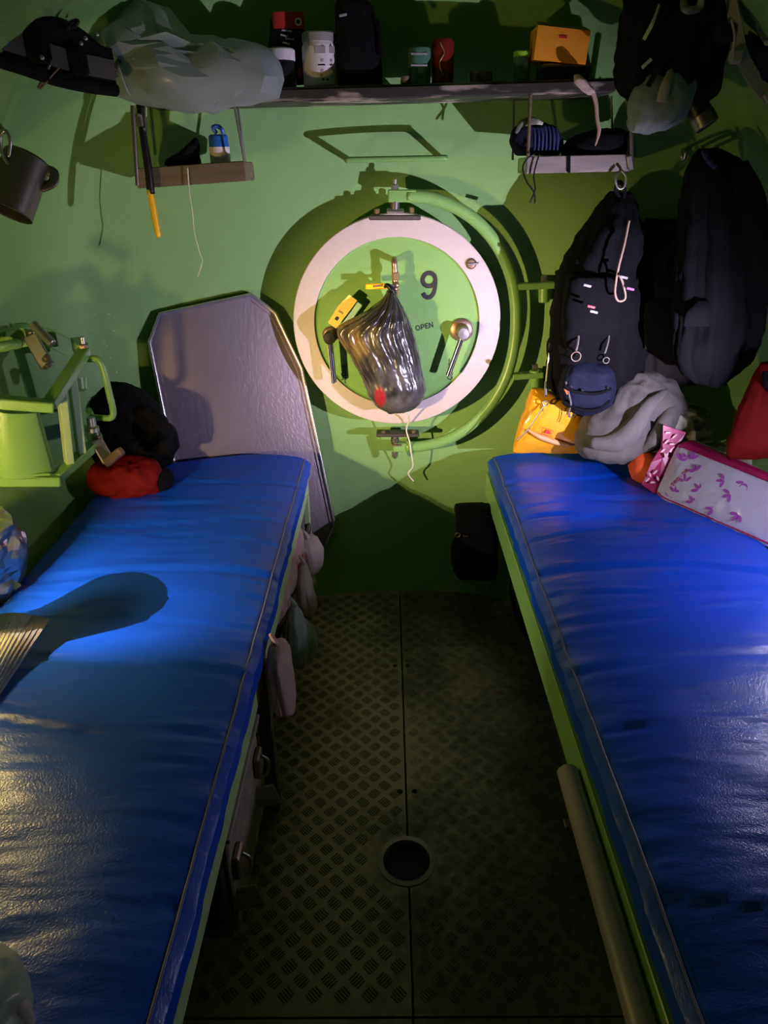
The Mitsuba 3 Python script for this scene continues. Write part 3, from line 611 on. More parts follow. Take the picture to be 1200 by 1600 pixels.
def hung_tray(name, label, pl, pr, y0, dep, h, m, band=None):
    a, b = at(*pl, y0), at(*pr, y0); t = thing(name, label, "shelf"); o = np.array([0, dep / 2, 0])
    part(t, "board", beam(a + o - (0, 0, h / 2 - .004), b + o - (0, 0, h / 2 - .004), dep, 0.008), m, 20)
    part(t, "front", beam(a, b, 0.012, h, (0, 0, 1), 0.002), m, 20)
    for e, q in ((a, 1), (b, -1)): part(t, "side", beam(e + (q * .006, 0.006, 0), e + (q * .006, dep, 0), 0.010, h * 0.9), m if q < 0 else "paint_plain", 20)
    part(t, "back", beam(a + (0, dep, 0), b + (0, dep, 0), 0.010, h * 0.8), m, 20)
    return t, a, b
TL, tla, tlb = hung_tray("lower_shelf", "short wooden tray shelf hung under the left end of the plank", (213, 279), (384, 267), 2.15, 0.13, 0.050, "wood")
TR, tra, trb = hung_tray("lower_shelf", "short grey tray shelf hung under the right end of the plank", (822, 258), (985, 254), 2.15, 0.13, 0.042, "grey_board")
def rod(t, a, b, r=0.0035, m="steel"): part(t, "hanging_rod", tube([a, b], r, 8, False), m, True)
rod(TL, at(366, 163, 2.145), at(382, 252, 2.145)); rod(TL, at(372, 165, 2.27), at(383, 256, 2.27))
rod(TL, at(207, 165, 2.146), at(215, 290, 2.146), 0.006, "dark_steel"); rod(TL, at(228, 160, 2.27), at(228, 262, 2.27))
rod(TR, at(829, 148, 2.144), at(825, 246, 2.144), 0.0045, "wood"); rod(TR, at(803, 150, 2.27), at(801, 250, 2.27), 0.003, "dark_steel")
rod(TR, at(985, 145, 2.146), at(987, 262, 2.146), 0.006, "dark_steel"); rod(TR, at(955, 150, 2.27), at(958, 250, 2.27), .003, "dark_steel")
part(TR, "band", beam(at(889, 243, 2.139), at(889, 270, 2.139), 0.006, 0.008), "black_cloth", 20, "dark band round the tray")
part(TR, "clip", beam(at(983, 243, 2.138), at(986, 266, 2.138), 0.008, 0.014), "steel", 20)

# things on the plank
def on_shelf(px, Y): x = at(px, 140, Y)[0]; return np.array([x, Y, stop(x)])
def top_of(py, Y): return at(600, py, Y)[2] + 0.0
SW = 0.00171
def jar(name, label, cat, px, w, ptop, Y, m, prof, lid=None, lidm=None, lidh=0.2, group=None):
    o = on_shelf(px, Y); h = at(px, ptop, Y)[2] - o[2]; r = w / 2 * px_m(o); t = thing(name, label, cat, group)
    bh = h * (1 - lidh) if lid else h
    part(t, "body", lathe([(0, 0)] + [(r * a, bh * b) for a, b in prof] + [(0, bh)], o + (0, 0, .0005), (0, 0, 1), 40), m, 30)
    if lid: part(t, "lid", lathe([(0, 0), (r * lid, 0), (r * lid, h * lidh - .003), (r * lid - .003, h * lidh), (0, h * lidh)], o + (0, 0, bh + .0005), (0, 0, 1), 40), lidm, 30)
    return t, o, h, r
CYL = [(0.93, 0), (1, 0.05), (1, 0.9), (0.93, 1)]
t = thing("foil_pouch", "black and red printed pouch behind the dark jar on the plank shelf", "pouch"); o = on_shelf(446, 2.25)
part(t, "body", sil([(22, 425, 474), (26, 424, 474), (60, 422, 475), (100, 420, 476), (132, 420, 476)], 2.25, 0.045, 40, power=3, seed=2, wrinkle=0.002, freq=30), "black_plastic", 50)
part(t, "red_band", sil([(21, 423.5, 475), (30, 423, 475.5), (44, 423, 475.5), (47, 424, 475)], 2.25, 0.050, 40, power=3, seed=2, ease=False), "red_print", 40, "red top band")
c = at(466, 34, 2.222); part(t, "badge", lathe([(0, 0), (0.009, 0), (0.009, .001), (0, .0012)], c, BACK, 20), "white_plastic", 30)
part(t, "badge_mark", lathe([(0, 0), (0.005, 0), (0.005, .0006), (0, .0006)], c + (0, -.0012, 0), BACK, 14), "black_print", 30)
rng = np.random.default_rng(8)
for q, (x0, x1, y0, y1) in enumerate([(440, 456, 47, 49), (438, 450, 54, 57), (446, 460, 60, 62), (441, 453, 66, 69)]):
    part(t, "print", beam(at(x0, y0, 2.224), at(x1, y1, 2.224), 0.001, 0.0045, (0, 0, 1)), "label_grey", False)
part(t, "print", beam(at(468, 106, 2.226), at(468, 120, 2.226), 0.001, 0.010, (1, 0, 0)), "red_print", False, "red mark")
jar("jar", "dark jar with a white lid in front of the black and red pouch", "jar", 442, 43, 77, 2.20, "black_plastic", CYL, 1.02, "white_plastic", 0.30)
t, o, h, r = jar("tub", "white plastic tub with a grey lid and printed label on the plank shelf", "tub", 502, 54, 52, 2.22, "white_plastic", [(0.90, 0), (1, .06), (1, .88), (0.92, .97), (.9, 1)], 0.97, "grey_plastic", 0.17)
def tubmark(x0, x1, y0, y1, m): 
    ox = (at((x0 + x1) / 2, (y0 + y1) / 2, 2.2)[0] - o[0]); yy = o[1] - math.sqrt(max(r * r - ox * ox, 0)) - .0006
    part(t, "print", beam(at(x0, (y0 + y1) / 2, yy), at(x1, (y0 + y1) / 2, yy), 0.001, abs(y1 - y0) * SW, (0, 0, 1), .0002), m, False)
tubmark(492, 508, 73, 82, "label_grey"); tubmark(508, 523, 73, 82, "label_grey")
part(t, "print", words("ORIGINAL  GIFT", 0.0042, at(507, 101, o[1] - r - .0008), (1, 0, 0), BACK, .0005), "black_print", False) if False else tubmark(497, 508, 100.5, 102, "black_print"); tubmark(511, 522, 100.5, 102, "black_print")
for (x, y) in [(503, 94), (517, 94), (503, 110), (517, 111), (502, 117), (518, 117)]: tubmark(x - 2.5, x + 2.5, y - 1.5, y + 2, "label_grey")
for x in (505, 512): tubmark(x - 2, x + 2, 123, 125, "black_print")
t = thing("black_case", "tall black padded case next to the white tub on the plank shelf", "case")
part(t, "body", sil([(-4, 528, 562), (12, 526, 580), (20, 526, 584), (60, 527, 592), (120, 530, 596), (138, 531, 594)], 2.235, 0.12, 48, power=3.4, seed=6, wrinkle=0.004, freq=18), "black_cloth", 50)
part(t, "tag", beam(at(530, 25, 2.17), at(542, 22, 2.17), 0.002, 0.006), "label_grey", False, "small pale tag")
part(t, "strap", tube([at(586, 30, 2.18), at(592, 40, 2.175), at(594, 60, 2.175), at(597, 90, 2.175)], 0.006, 8), "black_cloth", True)
t, o, h, r = jar("can", "green printed can on the plank shelf beside the dark red can", "can", 655, 35, 76, 2.21, "green_can", CYL, None, None)
for q in range(5):
    yy = 84 + q * 9; part(t, "print", beam(at(642, yy, o[1] - r - .0005), at(668, yy, o[1] - r - .0005), .001, 0.004, (0, 0, 1), .0002), "label_grey", False) if q in (0, 2) else None
t, o, h, r = jar("can", "dark red drink can on the plank shelf beside the green can", "can", 691, 34, 62, 2.22, "red_can", [(0.85, 0), (1, .06), (1, .9), (0.82, 1)], None, None)
part(t, "print", tube([at(688, 66, o[1] - r - .001), at(694, 82, o[1] - r - .001), at(687, 98, o[1] - r - .001), at(692, 118, o[1] - r - .001)], 0.0022, 6), "brass", True, "pale swirl")
solo("cork", lathe([(0, 0), (0.010, 0), (0.012, .004), (0.011, .018), (0, .019)], on_shelf(633, 2.16), (0, 0, 1), 18), "wood", "small orange-brown stopper in front of the green can", "stopper")
jar("tin", "low dark tin lying on the plank shelf between the red can and the green-capped bottle", "tin", 750, 36, 113, 2.20, "dark_steel", [(1, 0), (1, .9), (.95, 1)])
jar("bottle", "dark green bottle with a bright green cap on the plank shelf", "bottle", 812, 28, 80, 2.22, "green_can", [(0.9, 0), (1, .1), (1, .75), (0.95, 1)], 0.92, "green_lid", 0.2)
ob = on_shelf(877, 2.23); t = thing("dark_box", "dark box under the orange carton on the plank shelf", "box")
dt = at(877, 99, 2.19)[2]; part(t, "body", cbox(0.125, 0.10, dt - ob[2] - .001, 0.003, pos=(ob[0], 2.23, (ob[2] + dt) / 2)), "black_plastic", 20)
part(t, "lid", cbox(0.128, 0.103, 0.010, 0.003, pos=(ob[0], 2.23, dt - .006)), "dark_steel", 20)
t = thing("orange_carton", "orange cardboard carton on the dark box on the plank shelf", "carton")
A_, B_, C_, D_ = at(834, 92, 2.17), at(915, 101, 2.17), at(923, 48, 2.17), at(841, 39, 2.17); hh = (D_[2] - A_[2])
lo, hi = min(A_[2], B_[2]), max(C_[2], D_[2])
rq = [np.array([A_, B_, B_ + (0, .10, 0), A_ + (0, .10, 0)]), np.array([D_, C_, C_ + (0, .10, 0.0), D_ + (0, .10, .0)])]
part(t, "body", ringloft(rq), "orange_box", False)
part(t, "flap", ringloft([np.array([D_, C_, C_ + (0, .004, .002), D_ + (0, .004, .002)]), np.array([D_ + (.004, .05, .014), C_ + (-.002, .05, .014), C_ + (-.002, .054, .016), D_ + (.004, .054, .016)])]), "wood", False)
part(t, "print", beam(at(874, 57, 2.168), at(886, 58, 2.168), .001, .006, (0, 0, 1), .0002), "red_print", False)
# clear bag on the left end of the plank
def thin(m): return m
t = thing("clear_plastic_bag", "large crumpled translucent plastic bag on the left end of the plank shelf", "bag")
part(t, "film", sil([(26, 196, 222, 2.14, .06), (36, 182, 252, 2.14, .12), (55, 172, 268, 2.14, .16), (75, 174, 290, 2.14, .18), (88, 182, 380, 2.14, .18), (100, 186, 412, 2.135, .18), (115, 192, 421, 2.13, .17), (132, 196, 420, 2.12, .15), (146, 260, 360, 2.115, .10), (152, 300, 330, 2.11, .06)], 2.14, 0.16, 34, fold=0.14, k=4, seed=12, wrinkle=0.040, freq=7, steps=2), "film_clear", 28)
part(t, "handle", tube([at(180, 60, 2.07), at(186, 100, 2.06), at(194, 128, 2.06), at(202, 145, 2.07), at(196, 110, 2.08)], [0.004, .012, .010, 0.008, .004], 10, True, 8, 0.25), "film_clear", True)
part(t, "contents", sil([(106, 270, 380, 2.12), (120, 262, 395, 2.12), (138, 270, 380, 2.115), (147, 300, 345, 2.115)], 2.12, 0.07, 40, seed=3, wrinkle=0.006, freq=20), "paper_pink", 50, "pale crumpled contents")
# knotted paper and cord on the right of the plank
t = thing("knotted_strip", "pale knotted strip draped over the plank shelf front, tail hanging down", "strip")
part(t, "knot", sil([(118, 897, 906), (126, 898, 914), (134, 904, 922), (142, 912, 928), (147, 920, 930)], 2.115, 0.03, 24, fold=0.1, k=3, seed=7, wrinkle=.003, freq=50), "paper_pink", 50)
part(t, "tail", tube([at(926, 143, 2.11), at(931, 160, 2.118), at(933, 185, 2.12), at(936, 205, 2.12), at(930, 228, 2.12)], [0.006, .0055, .005, .005, .002], 8), "cord_tan", True)

# things on the lower trays
t = thing("blue_cap_bottle", "small white bottle with a blue flip cap on the wooden tray shelf", "bottle")
bb = at(345, 254, 2.20); br = 15.5 * px_m(bb); th = (at(345, 222, 2.2)[2] - bb[2])
part(t, "body", lathe([(0, 0), (br * .95, 0), (br, .004), (br, th), (0, th)], bb + (0, 0, -.012), (0, 0, 1), 32), "white_plastic", 30)
part(t, "cap", lathe([(0, 0), (br * .98, 0), (br * .94, 0.026), (br * .8, .030), (0, .031)], bb + (0, 0, th - .012), (0, 0, 1), 32), "blue_plastic", 30)
part(t, "spout", tube([at(338, 208, 2.19), at(333, 200, 2.185), at(338, 197, 2.18), at(346, 201, 2.185), at(349, 208, 2.19)], 0.0055, 8), "blue_plastic", True)
t = thing("black_hat", "black pointed cloth cap lying on the wooden tray shelf", "cap")
part(t, "body", sil([(217, 304, 308), (228, 294, 310), (240, 280, 310), (250, 262, 312), (258, 257, 314)], 2.21, 0.07, 40, seed=4, wrinkle=.003, freq=25), "black_cloth", 50)
cord("hanging_thread", [at(x, y, 2.135) for x, y in [(293, 262), (296, 300), (301, 335), (304, 365), (312, 395), (316, 408), (309, 432)]], 0.0016, "cord_white", "thin white thread hanging from the wooden tray shelf")
t = thing("yellow_tipped_rod", "dark rod with a yellow tip hanging in front of the wooden tray shelf", "rod")
part(t, "sleeve", tube([at(219, 165, 2.12), at(222, 200, 2.115), at(231, 260, 2.11), at(236, 303, 2.11)], [0.010, .009, .0105, 0.0105], 12), "black_plastic", True)
part(t, "tip", tube([at(234, 296, 2.108), at(240, 330, 2.108), at(247, 366, 2.108), at(248, 371, 2.108)], [0.0085, .0095, .008, .003], 12), "yellow_plastic", True, "yellow tip")
part(t, "clip", cbox(0.018, 0.012, 0.03, 0.003, pos=at(218, 188, 2.108)), "dark_steel", 20)
part(t, "clip_screw", ball(at(217, 180, 2.10), 0.004, 2), "chrome", True); part(t, "clip_screw", ball(at(226, 202, 2.10), 0.004, 2), "chrome", True)
t = thing("blue_bundle", "rolled blue knitted cloth on the left of the grey tray shelf", "bundle")
part(t, "roll", sil([(190, 822, 850), (200, 805, 868), (215, 798, 876), (230, 800, 878), (241, 806, 872)], 2.215, 0.09, 48, fold=.02, k=12, seed=9, wrinkle=.004, freq=30), "navy_cloth", 50)
part(t, "ribs", join(*[tube([at(833 + q * 6, 196 + abs(q - 3), 2.175), at(836 + q * 6, 212, 2.166), at(835 + q * 6, 236, 2.166)], 0.0035, 6) for q in range(7)]), "navy_knit", True)
part(t, "pale_fold", tube([at(806, 208, 2.17), at(815, 194, 2.165), at(832, 189, 2.165), at(848, 193, 2.17)], [.004, .010, .010, .004], 8), "camo_cloth", True)
solo("dark_bundle", sil([(206, 940, 968), (216, 900, 985), (230, 882, 988), (242, 880, 988)], 2.215, 0.10, 40, seed=14, wrinkle=.010, freq=18), "black_cloth", "dark crumpled cloth on the right of the grey tray shelf", "cloth", None, 50)
cord("black_string", [at(x, y, 2.13) for x, y in [(836, 240), (824, 248), (817, 262), (822, 282), (834, 300), (836, 318)]], 0.0022, "black_plastic", "loose black cord dangling from the grey tray shelf, left strand", group=None)
cord("black_string", [at(x, y, 2.132) for x, y in [(843, 240), (838, 256), (834, 275), (836, 296), (828, 317)]], 0.0022, "black_plastic", "loose black cord dangling from the grey tray shelf, right strand", group=None)

# ------------------------------------------------------------------ left side
t = thing("weight_belt", "black webbing belt with pouches and clips hung along the upper left wall", "belt")
bc_ = [(-30, 48), (28, 66), (78, 84), (128, 98), (176, 108)]; bY = [1.70, 1.76, 1.83, 1.91, 2.0]
pc = [at(x, y, Y) for (x, y), Y in zip(bc_, bY)]
def strip(pts, w, th, up=(0, 0, 1)):
    p = spline(pts, 6); t_ = np.gradient(p, axis=0); rr = []
    for c, d in zip(p, t_):
        d = unit(d); s_ = unit(np.cross(np.cross(d, up), d)); o_ = unit(np.cross(d, s_)); rr.append([c + s_ * w / 2 + o_ * th / 2, c + s_ * w / 2 - o_ * th / 2, c - s_ * w / 2 - o_ * th / 2, c - s_ * w / 2 + o_ * th / 2])
    return ringloft(rr)
part(t, "webbing", strip(pc, 0.085, 0.012), "black_cloth", 40)
part(t, "grey_band", strip([p + (0.006, -.010, -.004) for p in pc], 0.042, 0.006), "grey_plastic" if False else "dark_steel", 40, "dull grey band")
part(t, "upper_roll", tube([p + (0, -.004, 0.052) for p in pc[:4]] + [pc[4] + (0, 0, .02)], [0.026, .028, .024, .018, .008], 12), "black_cloth", True)
part(t, "lower_roll", tube([p + (0, -.004, -0.044) for p in pc], [0.014, .016, .017, .016, .014], 12), "black_cloth", True)
for x, y, Y in [(58, 72, 1.77), (118, 95, 1.87)]: part(t, "pouch", cbox(0.05, 0.028, 0.062, 0.008, pos=at(x, y, Y)), "black_cloth", 30)
for x, y, Y in [(127, 68, 1.87), (134, 60, 1.87), (152, 54, 1.9), (66, 90, 1.74)]: part(t, "stud", ball(at(x, y, Y - .03), 0.0045, 2), "steel", True)
part(t, "loop", tube([at(104, 46, 1.84), at(112, 36, 1.84), at(121, 33, 1.84), at(114, 44, 1.84)], .005, 8), "black_plastic", True)
part(t, "blue_tab", strip([at(-4, 73, 1.72), at(16, 66, 1.73)], 0.012, .003), "blue_plastic", 30)
part(t, "pin", tube([at(78, 100, 1.80), at(68, 122, 1.80), at(60, 138, 1.80)], 0.0035, 8), "dark_steel", True); part(t, "pin", tube([at(92, 106, 1.80), at(76, 124, 1.80), at(63, 140, 1.80)], 0.002, 8), "bronze", True)
part(t, "hook", tube([pc[2] + (0, 0.01, .0), pc[2] + (-.04, .10, .02)], .006, 8), "dark_steel", True); part(t, "hook", tube([pc[4] + (0, 0.01, 0), pc[4] + (0, 0.07, 0.03)], .006, 8), "dark_steel", True)
# mug
t = thing("steel_mug", "dull steel mug hanging upside down on the left wall", "mug")
ma, mb = at(44, 246, 1.80), at(14, 332, 1.74); ax = unit(mb - ma); ml = np.linalg.norm(mb - ma)
part(t, "cup", lathe([(0, 0), (0.045, 0), (0.0495, 0.005), (0.0495, ml - .002), (0.051, ml), (0.049, ml + .001), (0.047, ml - .004), (0.047, 0.008), (0, 0.007)], ma, ax, 48), "dark_steel", 30)
sdv = unit(np.cross(ax, BACK)); sdv = sdv if sdv[0] > 0 else -sdv
part(t, "handle", tube([ma + ax * 0.012 + sdv * 0.047, ma + ax * .014 + sdv * 0.062, ma + ax * 0.035 + sdv * .066, ma + ax * .055 + sdv * 0.047], 0.006, 10, True, 8, 2.0), "dark_steel", True)
part(t, "snap_hook", tube([at(16, 262, 1.74), at(4, 240, 1.74), at(0, 215, 1.74), at(8, 204, 1.74), at(16, 220, 1.74), at(14, 245, 1.74)], 0.004, 10), "steel", True)
part(t, "hook", tube([at(8, 206, 1.74), at(2, 200, 1.79), at(0, 196, 1.86)], 0.005, 8), "dark_steel", True)

# medical lock: round door on a pad with its clamp yoke
LC = at(46, 630, 1.985); LN = unit((0.62, -0.78, 0.02)); T_ = thing("medical_lock", "pale green round hatch lock with a boxed yoke and hinged clamps on the left wall", "hatch")
lr = 0.222; wl = LC - LN * 0.16
part(T_, "trunk", lathe([(0.17, -0.20), (0.17, -.02), (0, -.02)], LC, LN, 64), "paint_plain", 30)
part(T_, "door", lathe([(0, -.03), (lr - .004, -.03), (lr, -.026), (lr, -.004), (lr - .006, 0.0), (lr - .05, 0.0), (lr - .052, 0.004), (0, 0.006)], LC, LN, 96), "paint_plain", 30, "round green door")
a0, b0, c0, d0 = at(76, 634, 1.70), at(132, 549, 1.92), at(86, 748, 1.70), at(153, 690, 1.90)
lf, lg = at(-80, 622, 1.62), at(-80, 748, 1.62)
part(T_, "yoke_bar", beam(a0, b0, 0.035, 0.024, (0, 0, 1), 0.003), "paint_plain", 20); part(T_, "yoke_bar", beam(c0, d0, 0.035, 0.024, (0, 0, 1), 0.003), "paint_plain", 20)
ff = unit(lf - a0)
part(T_, "yoke_flange", beam(a0 - ff * 0.012, lf, 0.045, 0.026, (0, 0, 1), 0.003), "paint_plain", 20); part(T_, "yoke_flange", beam(c0 - ff * .014, lg, 0.055, 0.026, (0, 0, 1), 0.003), "paint_plain", 20)
pl_ = np.array([at(56, 645, 1.70), lf + (0, 0.004, -.010), lg + (0, -.012, 0.012), at(82, 740, 1.70)]); 
nn = []
for u_ in np.linspace(0, 1, 14): 
    e0, e1 = pl_[0] + (pl_[1] - pl_[0]) * u_, pl_[3] + (pl_[2] - pl_[3]) * u_; bulge = np.array([0, -0.030 * math.sin(math.pi * min(u_ * 1.6, 1)) ** 0.8, 0])
    nn.append([e0 + bulge, e1 + bulge, e1 + bulge + (0, .02, 0), e0 + bulge + (0, .02, 0)])
part(T_, "yoke_web", ringloft(nn), "paint_plain", 40)
part(T_, "web_ledge", beam(c0 + (0.0, -.016, .020), lg + (0, -.03, .020), 0.012, 0.006), "paint_plain", 20)
mid = lambda p, q, f: p + (q - p) * f
for f_, w_ in ((0.32, 0.020), (0.60, 0.020)):
    part(T_, "yoke_post", beam(mid(a0, b0, f_), mid(c0, d0, f_), w_, 0.03, LN, 0.002), "paint_pale", 20)
for q, up_ in ((b0, 1), (d0, 1)):
    z_ = np.array([0, 0, 1.0]); part(T_, "pivot_nut", cyl(q + z_ * 0.008, q + z_ * 0.020, 0.013, 6), "bronze", 20); part(T_, "pivot_pin", cyl(q + z_ * 0.012, q + z_ * 0.040, 0.007, 16), "steel", 30)
    part(T_, "lug", beam(q, q - LN * 0.13 + (0.02, 0, 0), 0.03, 0.04), "paint_plain", 20)
part(T_, "grip_boss", lathe([(0, -.002), (0.024, -.002), (0.017, 0.026), (0.012, 0.03), (0, .03)], at(122, 594, 1.90), (0.2, -.3, -1), 24), "paint_plain", 30)
hd = [at(126, 562, 1.93), at(140, 561, 1.915), at(154, 562, 1.91), at(162, 578, 1.91), at(170, 612, 1.91), at(177, 644, 1.91), at(172, 653, 1.91), at(160, 653, 1.915), at(144, 652, 1.93)]
part(T_, "grip", tube(hd, 0.009, 14, True, 6), "paint_plain", True, "bent green grip")
for q in (hd[0], hd[-1]): part(T_, "grip_foot", tube([q, q - LN * 0.09 + (0.02, 0, 0)], 0.009, 12, False), "paint_plain", True)
up = part(T_, "clamp", beam(at(47, 524, 1.86), at(75, 574, 1.84), 0.036, 0.012, (0.1, -1, .3), 0.003), "steel", 20, "steel hinged clamp")
part(up, "clamp_bolt", cyl(at(51, 506, 1.83), at(82, 538, 1.81), 0.012, 20), "steel", 30)
part(up, "clamp_pin", cyl(at(70, 562, 1.83), at(74, 558, 1.79), 0.008, 14), "dark_steel", 30); part(up, "clamp_pin", cyl(at(71, 574, 1.83), at(76, 571, 1.79), 0.006, 14), "dark_steel", 30)
part(up, "clamp_pivot", cyl(at(48, 516, 1.88), at(52, 532, 1.88), 0.014, 16), "dark_steel", 30)
part(up, "clamp_arm", beam(at(40, 524, 1.90), at(-50, 545, 1.82), 0.04, 0.05), "paint_plain", 20)
part(up, "clamp_foot", beam(at(45, 528, 1.90), at(45, 528, 1.90) - LN * .06, .03, .03), "dark_steel", 20)
dn = part(T_, "clamp", beam(at(150, 688, 1.875), at(170, 722, 1.86), 0.034, 0.012, (0.9, -1, .1), 0.003), "steel", 20, "steel hinged clamp")
part(dn, "clamp_bolt", beam(at(166, 724, 1.86), at(190, 704, 1.84), 0.022, 0.024, c=.004), "bronze", 20)
part(T_, "clamp_nut", lathe([(0, 0), (0.017, 0), (0.017, .012), (0.012, .016), (0.012, .04), (0, .042)], at(146, 674, 1.87), (0, 0, 1), 20), "steel", 30)
part(T_, "lock_pipe", tube([at(-30, 548, 1.75), at(8, 540, 1.80), at(30, 536, 1.86)], 0.012, 12), "paint_plain", True)

t = thing("black_jacket_pile", "black jacket heaped behind the hatch lock on the far end of the left mattress", "jacket")
part(t, "body", wrinkled(sil([(610, 158, 190), (624, 152, 216), (645, 150, 240), (668, 150, 254), (692, 152, 266), (716, 156, 262)], 2.14, 0.12, 80, seed=41, steps=9, power=2.4, wrinkle=0.024, freq=6.5), .005, 22, 5), "black_cloth", 60)
part(t, "sleeve", wrinkled(tube([at(222, 640, 2.09), at(248, 662, 2.08), at(256, 690, 2.075), at(262, 706, 2.08)], [.018, .026, .024, .016], 20), .006, 14, 6), "black_cloth", True)
solo("red_cloth", wrinkled(blob((-0.842, 2.01, 0.590), (0.092, 0.065, 0.046), 43, 0.022, 11), .006, 30, 4), "red_cloth", "bright red folded cloth on the far end of the left mattress beneath the clamp", "cloth", None, 60)
solo("black_strap_pouch", blob((-0.745, 2.03, 0.575), (0.035, 0.05, 0.035), 44, 0.006, 14), "black_cloth", "small black pouch at the right of the red cloth on the left mattress", "pouch", None, 60)
solo("grey_sock", blob(at(263, 696, 2.17), (0.012, 0.014, 0.026), 45, 0.006, 24, 3), "grey_cloth", "small greyish cloth end against the aluminium panel on the left mattress", "cloth", None, 60)

# foil packet and open magazine at the left edge
t = thing("foil_packet", "crumpled silver foil bag on the left mattress at the photo edge, above the magazine", "packet")
fq = at_z(-4, 928, 0.575)
m = blob((-0.968, 1.42, 0.640), (0.046, 0.13, 0.095), 51, 0.020, 13, 3); part(t, "body", m, "foil", False)
part(t, "corner", ringloft([np.array([at(-10, 898, 1.42), at(-10, 896, 1.425), at(-10, 940, 1.42), at(-10, 942, 1.415)]), np.array([at(16, 905, 1.42), at(16, 903, 1.425), at(16, 927, 1.42), at(16, 929, 1.415)]), np.array([at(33, 914, 1.42), at(33, 913, 1.423), at(33, 915, 1.42), at(33, 916, 1.418)])]), "foil", False)
t = thing("magazine", "open magazine propped up on the left mattress at the photo edge", "magazine")
g0, g1, g2, g3 = at_z(-40, 1150, 0.546), at_z(70, 1005, 0.546), at(78, 968, 1.245), at(-40, 970, 1.14)
def sheet(p00, p10, p11, p01, n_=12, curl=0.0, th=0.0012):
    rr = []
    for u_ in np.linspace(0, 1, n_):
        a_, b_ = p00 + (p10 - p00) * u_, p01 + (p11 - p01) * u_; off = np.array([0, 0, curl * math.sin(math.pi * u_)])
        rr.append([a_ + off, b_ + off, b_ + off + (0, 0, th), a_ + off + (0, 0, th)])
    return ringloft(rr)
b1, b2 = at_z(-60, 1080, 0.548), at_z(62, 1030, 0.548)
bA, bB, bC, bD = at_z(-90, 1130, .60), at_z(0, 1086, .553), at_z(78, 968, .60), at_z(-20, 968, .62)
part(t, "page", sheet(bA + (0, 0, .004), bB + (0, 0, .004), bC + (-.012, 0, .004), bD + (0, 0, .004), 14, 0.012), "paper", 40)
part(t, "cover", sheet(bA, bB, bC, bD, 14, 0.010, .002), "grey_plastic", 40)
rng = np.random.default_rng(3)
for k in range(3): q = bD + (bC - bD) * (.45 + .1 * k) + (bB - bC) * (0.15 + .2 * k) + (0, 0, .018); part(t, "print", cbox(0.016, 0.010, 0.001, .0003, pos=q), "black_print", False)
solo("black_flask", lathe([(0, 0), (0.046, 0), (0.049, .004), (0.049, .14), (0.032, .175), (0.030, .215), (0, .216)], (-0.885, 1.185, 0.552), (0.06, 0, 1), 40), "black_plastic", "black flask standing beside the magazine at the left photo edge", "flask", None, 30)
t = thing("clear_bag_of_bottles", "clear plastic bag with white highlights at the lower left photo corner", "bag")
part(t, "film", blob(at_z(-95, 1610, 0.60), (0.085, 0.085, 0.05), 55, 0.010, 16), "film_clear", 60)
part(t, "neck", tube([at_z(10, 1555, .62), at_z(26, 1580, .61), at_z(38, 1605, .58)], [.006, .014, .012], 10), "film_milky", True)

# ------------------------------------------------------------------ right side
def hook(px, py, Y, name="wall_hook", label="small steel hook on the wall", cat="hook", group=None):
    p = at(px, py, Y); w = on_wall(px, py - 4, 0.0)
    return solo(name, tube([w, (w + p) / 2 + (0, 0, .006), p, p + (0, -.008, -.014), p + (0, -.022, -.012), p + (0, -.026, .004)], 0.0045, 8), "steel", label, cat, group, True)
BPY = 2.23
t = thing("black_backpack", "large black backpack hanging from the right end of the grey tray shelf", "backpack")
part(t, "body", sil([(306, 956, 982), (322, 944, 990), (350, 926, 994), (380, 905, 998), (420, 884, 1000), (470, 870, 1003), (530, 864, 1003), (580, 863, 1000), (615, 872, 1000), (640, 890, 985)], BPY, 0.20, 64, fold=0.05, k=7, seed=21, power=2.6, wrinkle=0.016, freq=11), "black_cloth", 60)
part(t, "top_loop", tube([at(970, 310, BPY - .02), at(962, 296, 2.14), at(968, 284, 2.138), at(976, 296, 2.14), at(974, 312, BPY - .02)], 0.005, 8), "black_cloth", True)
part(t, "pocket", sil([(430, 898, 960), (440, 888, 966), (500, 880, 968), (545, 884, 962)], BPY - .085, 0.09, 48, seed=22, power=3, wrinkle=.006, freq=18), "black_cloth", 60)
part(t, "snap_hook", tube([at(967, 268, 2.125), at(962, 280, 2.12), at(966, 294, 2.12), at(975, 292, 2.12), at(978, 276, 2.12), at(971, 266, 2.125)], 0.0035, 8), "steel", True)
part(t, "cord_loop", tube([at(983, 345, 2.085), at(976, 380, 2.07), at(966, 420, 2.06), at(961, 455, 2.06), at(966, 470, 2.06), at(977, 466, 2.06), at(974, 445, 2.06), at(967, 428, 2.06)], 0.0032, 8), "cord_tan", True, "pale cord loop")
for x, y, m in [(918, 445, "label_grey"), (924, 478, "red_print"), (928, 486, "label_grey"), (975, 432, "label_grey"), (985, 450, "leaf_purple")]: part(t, "tag", beam(at(x - 6, y, 2.045), at(x + 6, y + 3, 2.045), 0.002, 0.007), m if m != "label_grey" else "grey_plastic", False)
t = thing("navy_hip_bag", "navy hip bag with steel rings hanging low in front of the black backpack", "bag")
part(t, "body", sil([(566, 900, 935), (575, 885, 952), (592, 878, 958), (612, 876, 958), (630, 882, 950), (645, 900, 930)], 2.14, 0.10, 56, fold=.03, k=6, seed=23, power=2.6, wrinkle=.006, freq=20), "navy_cloth", 60)
part(t, "zip_fold", tube([at(881, 604, 2.085), at(900, 612, 2.08), at(930, 615, 2.08), at(955, 608, 2.09)], 0.005, 8), "black_cloth", True)
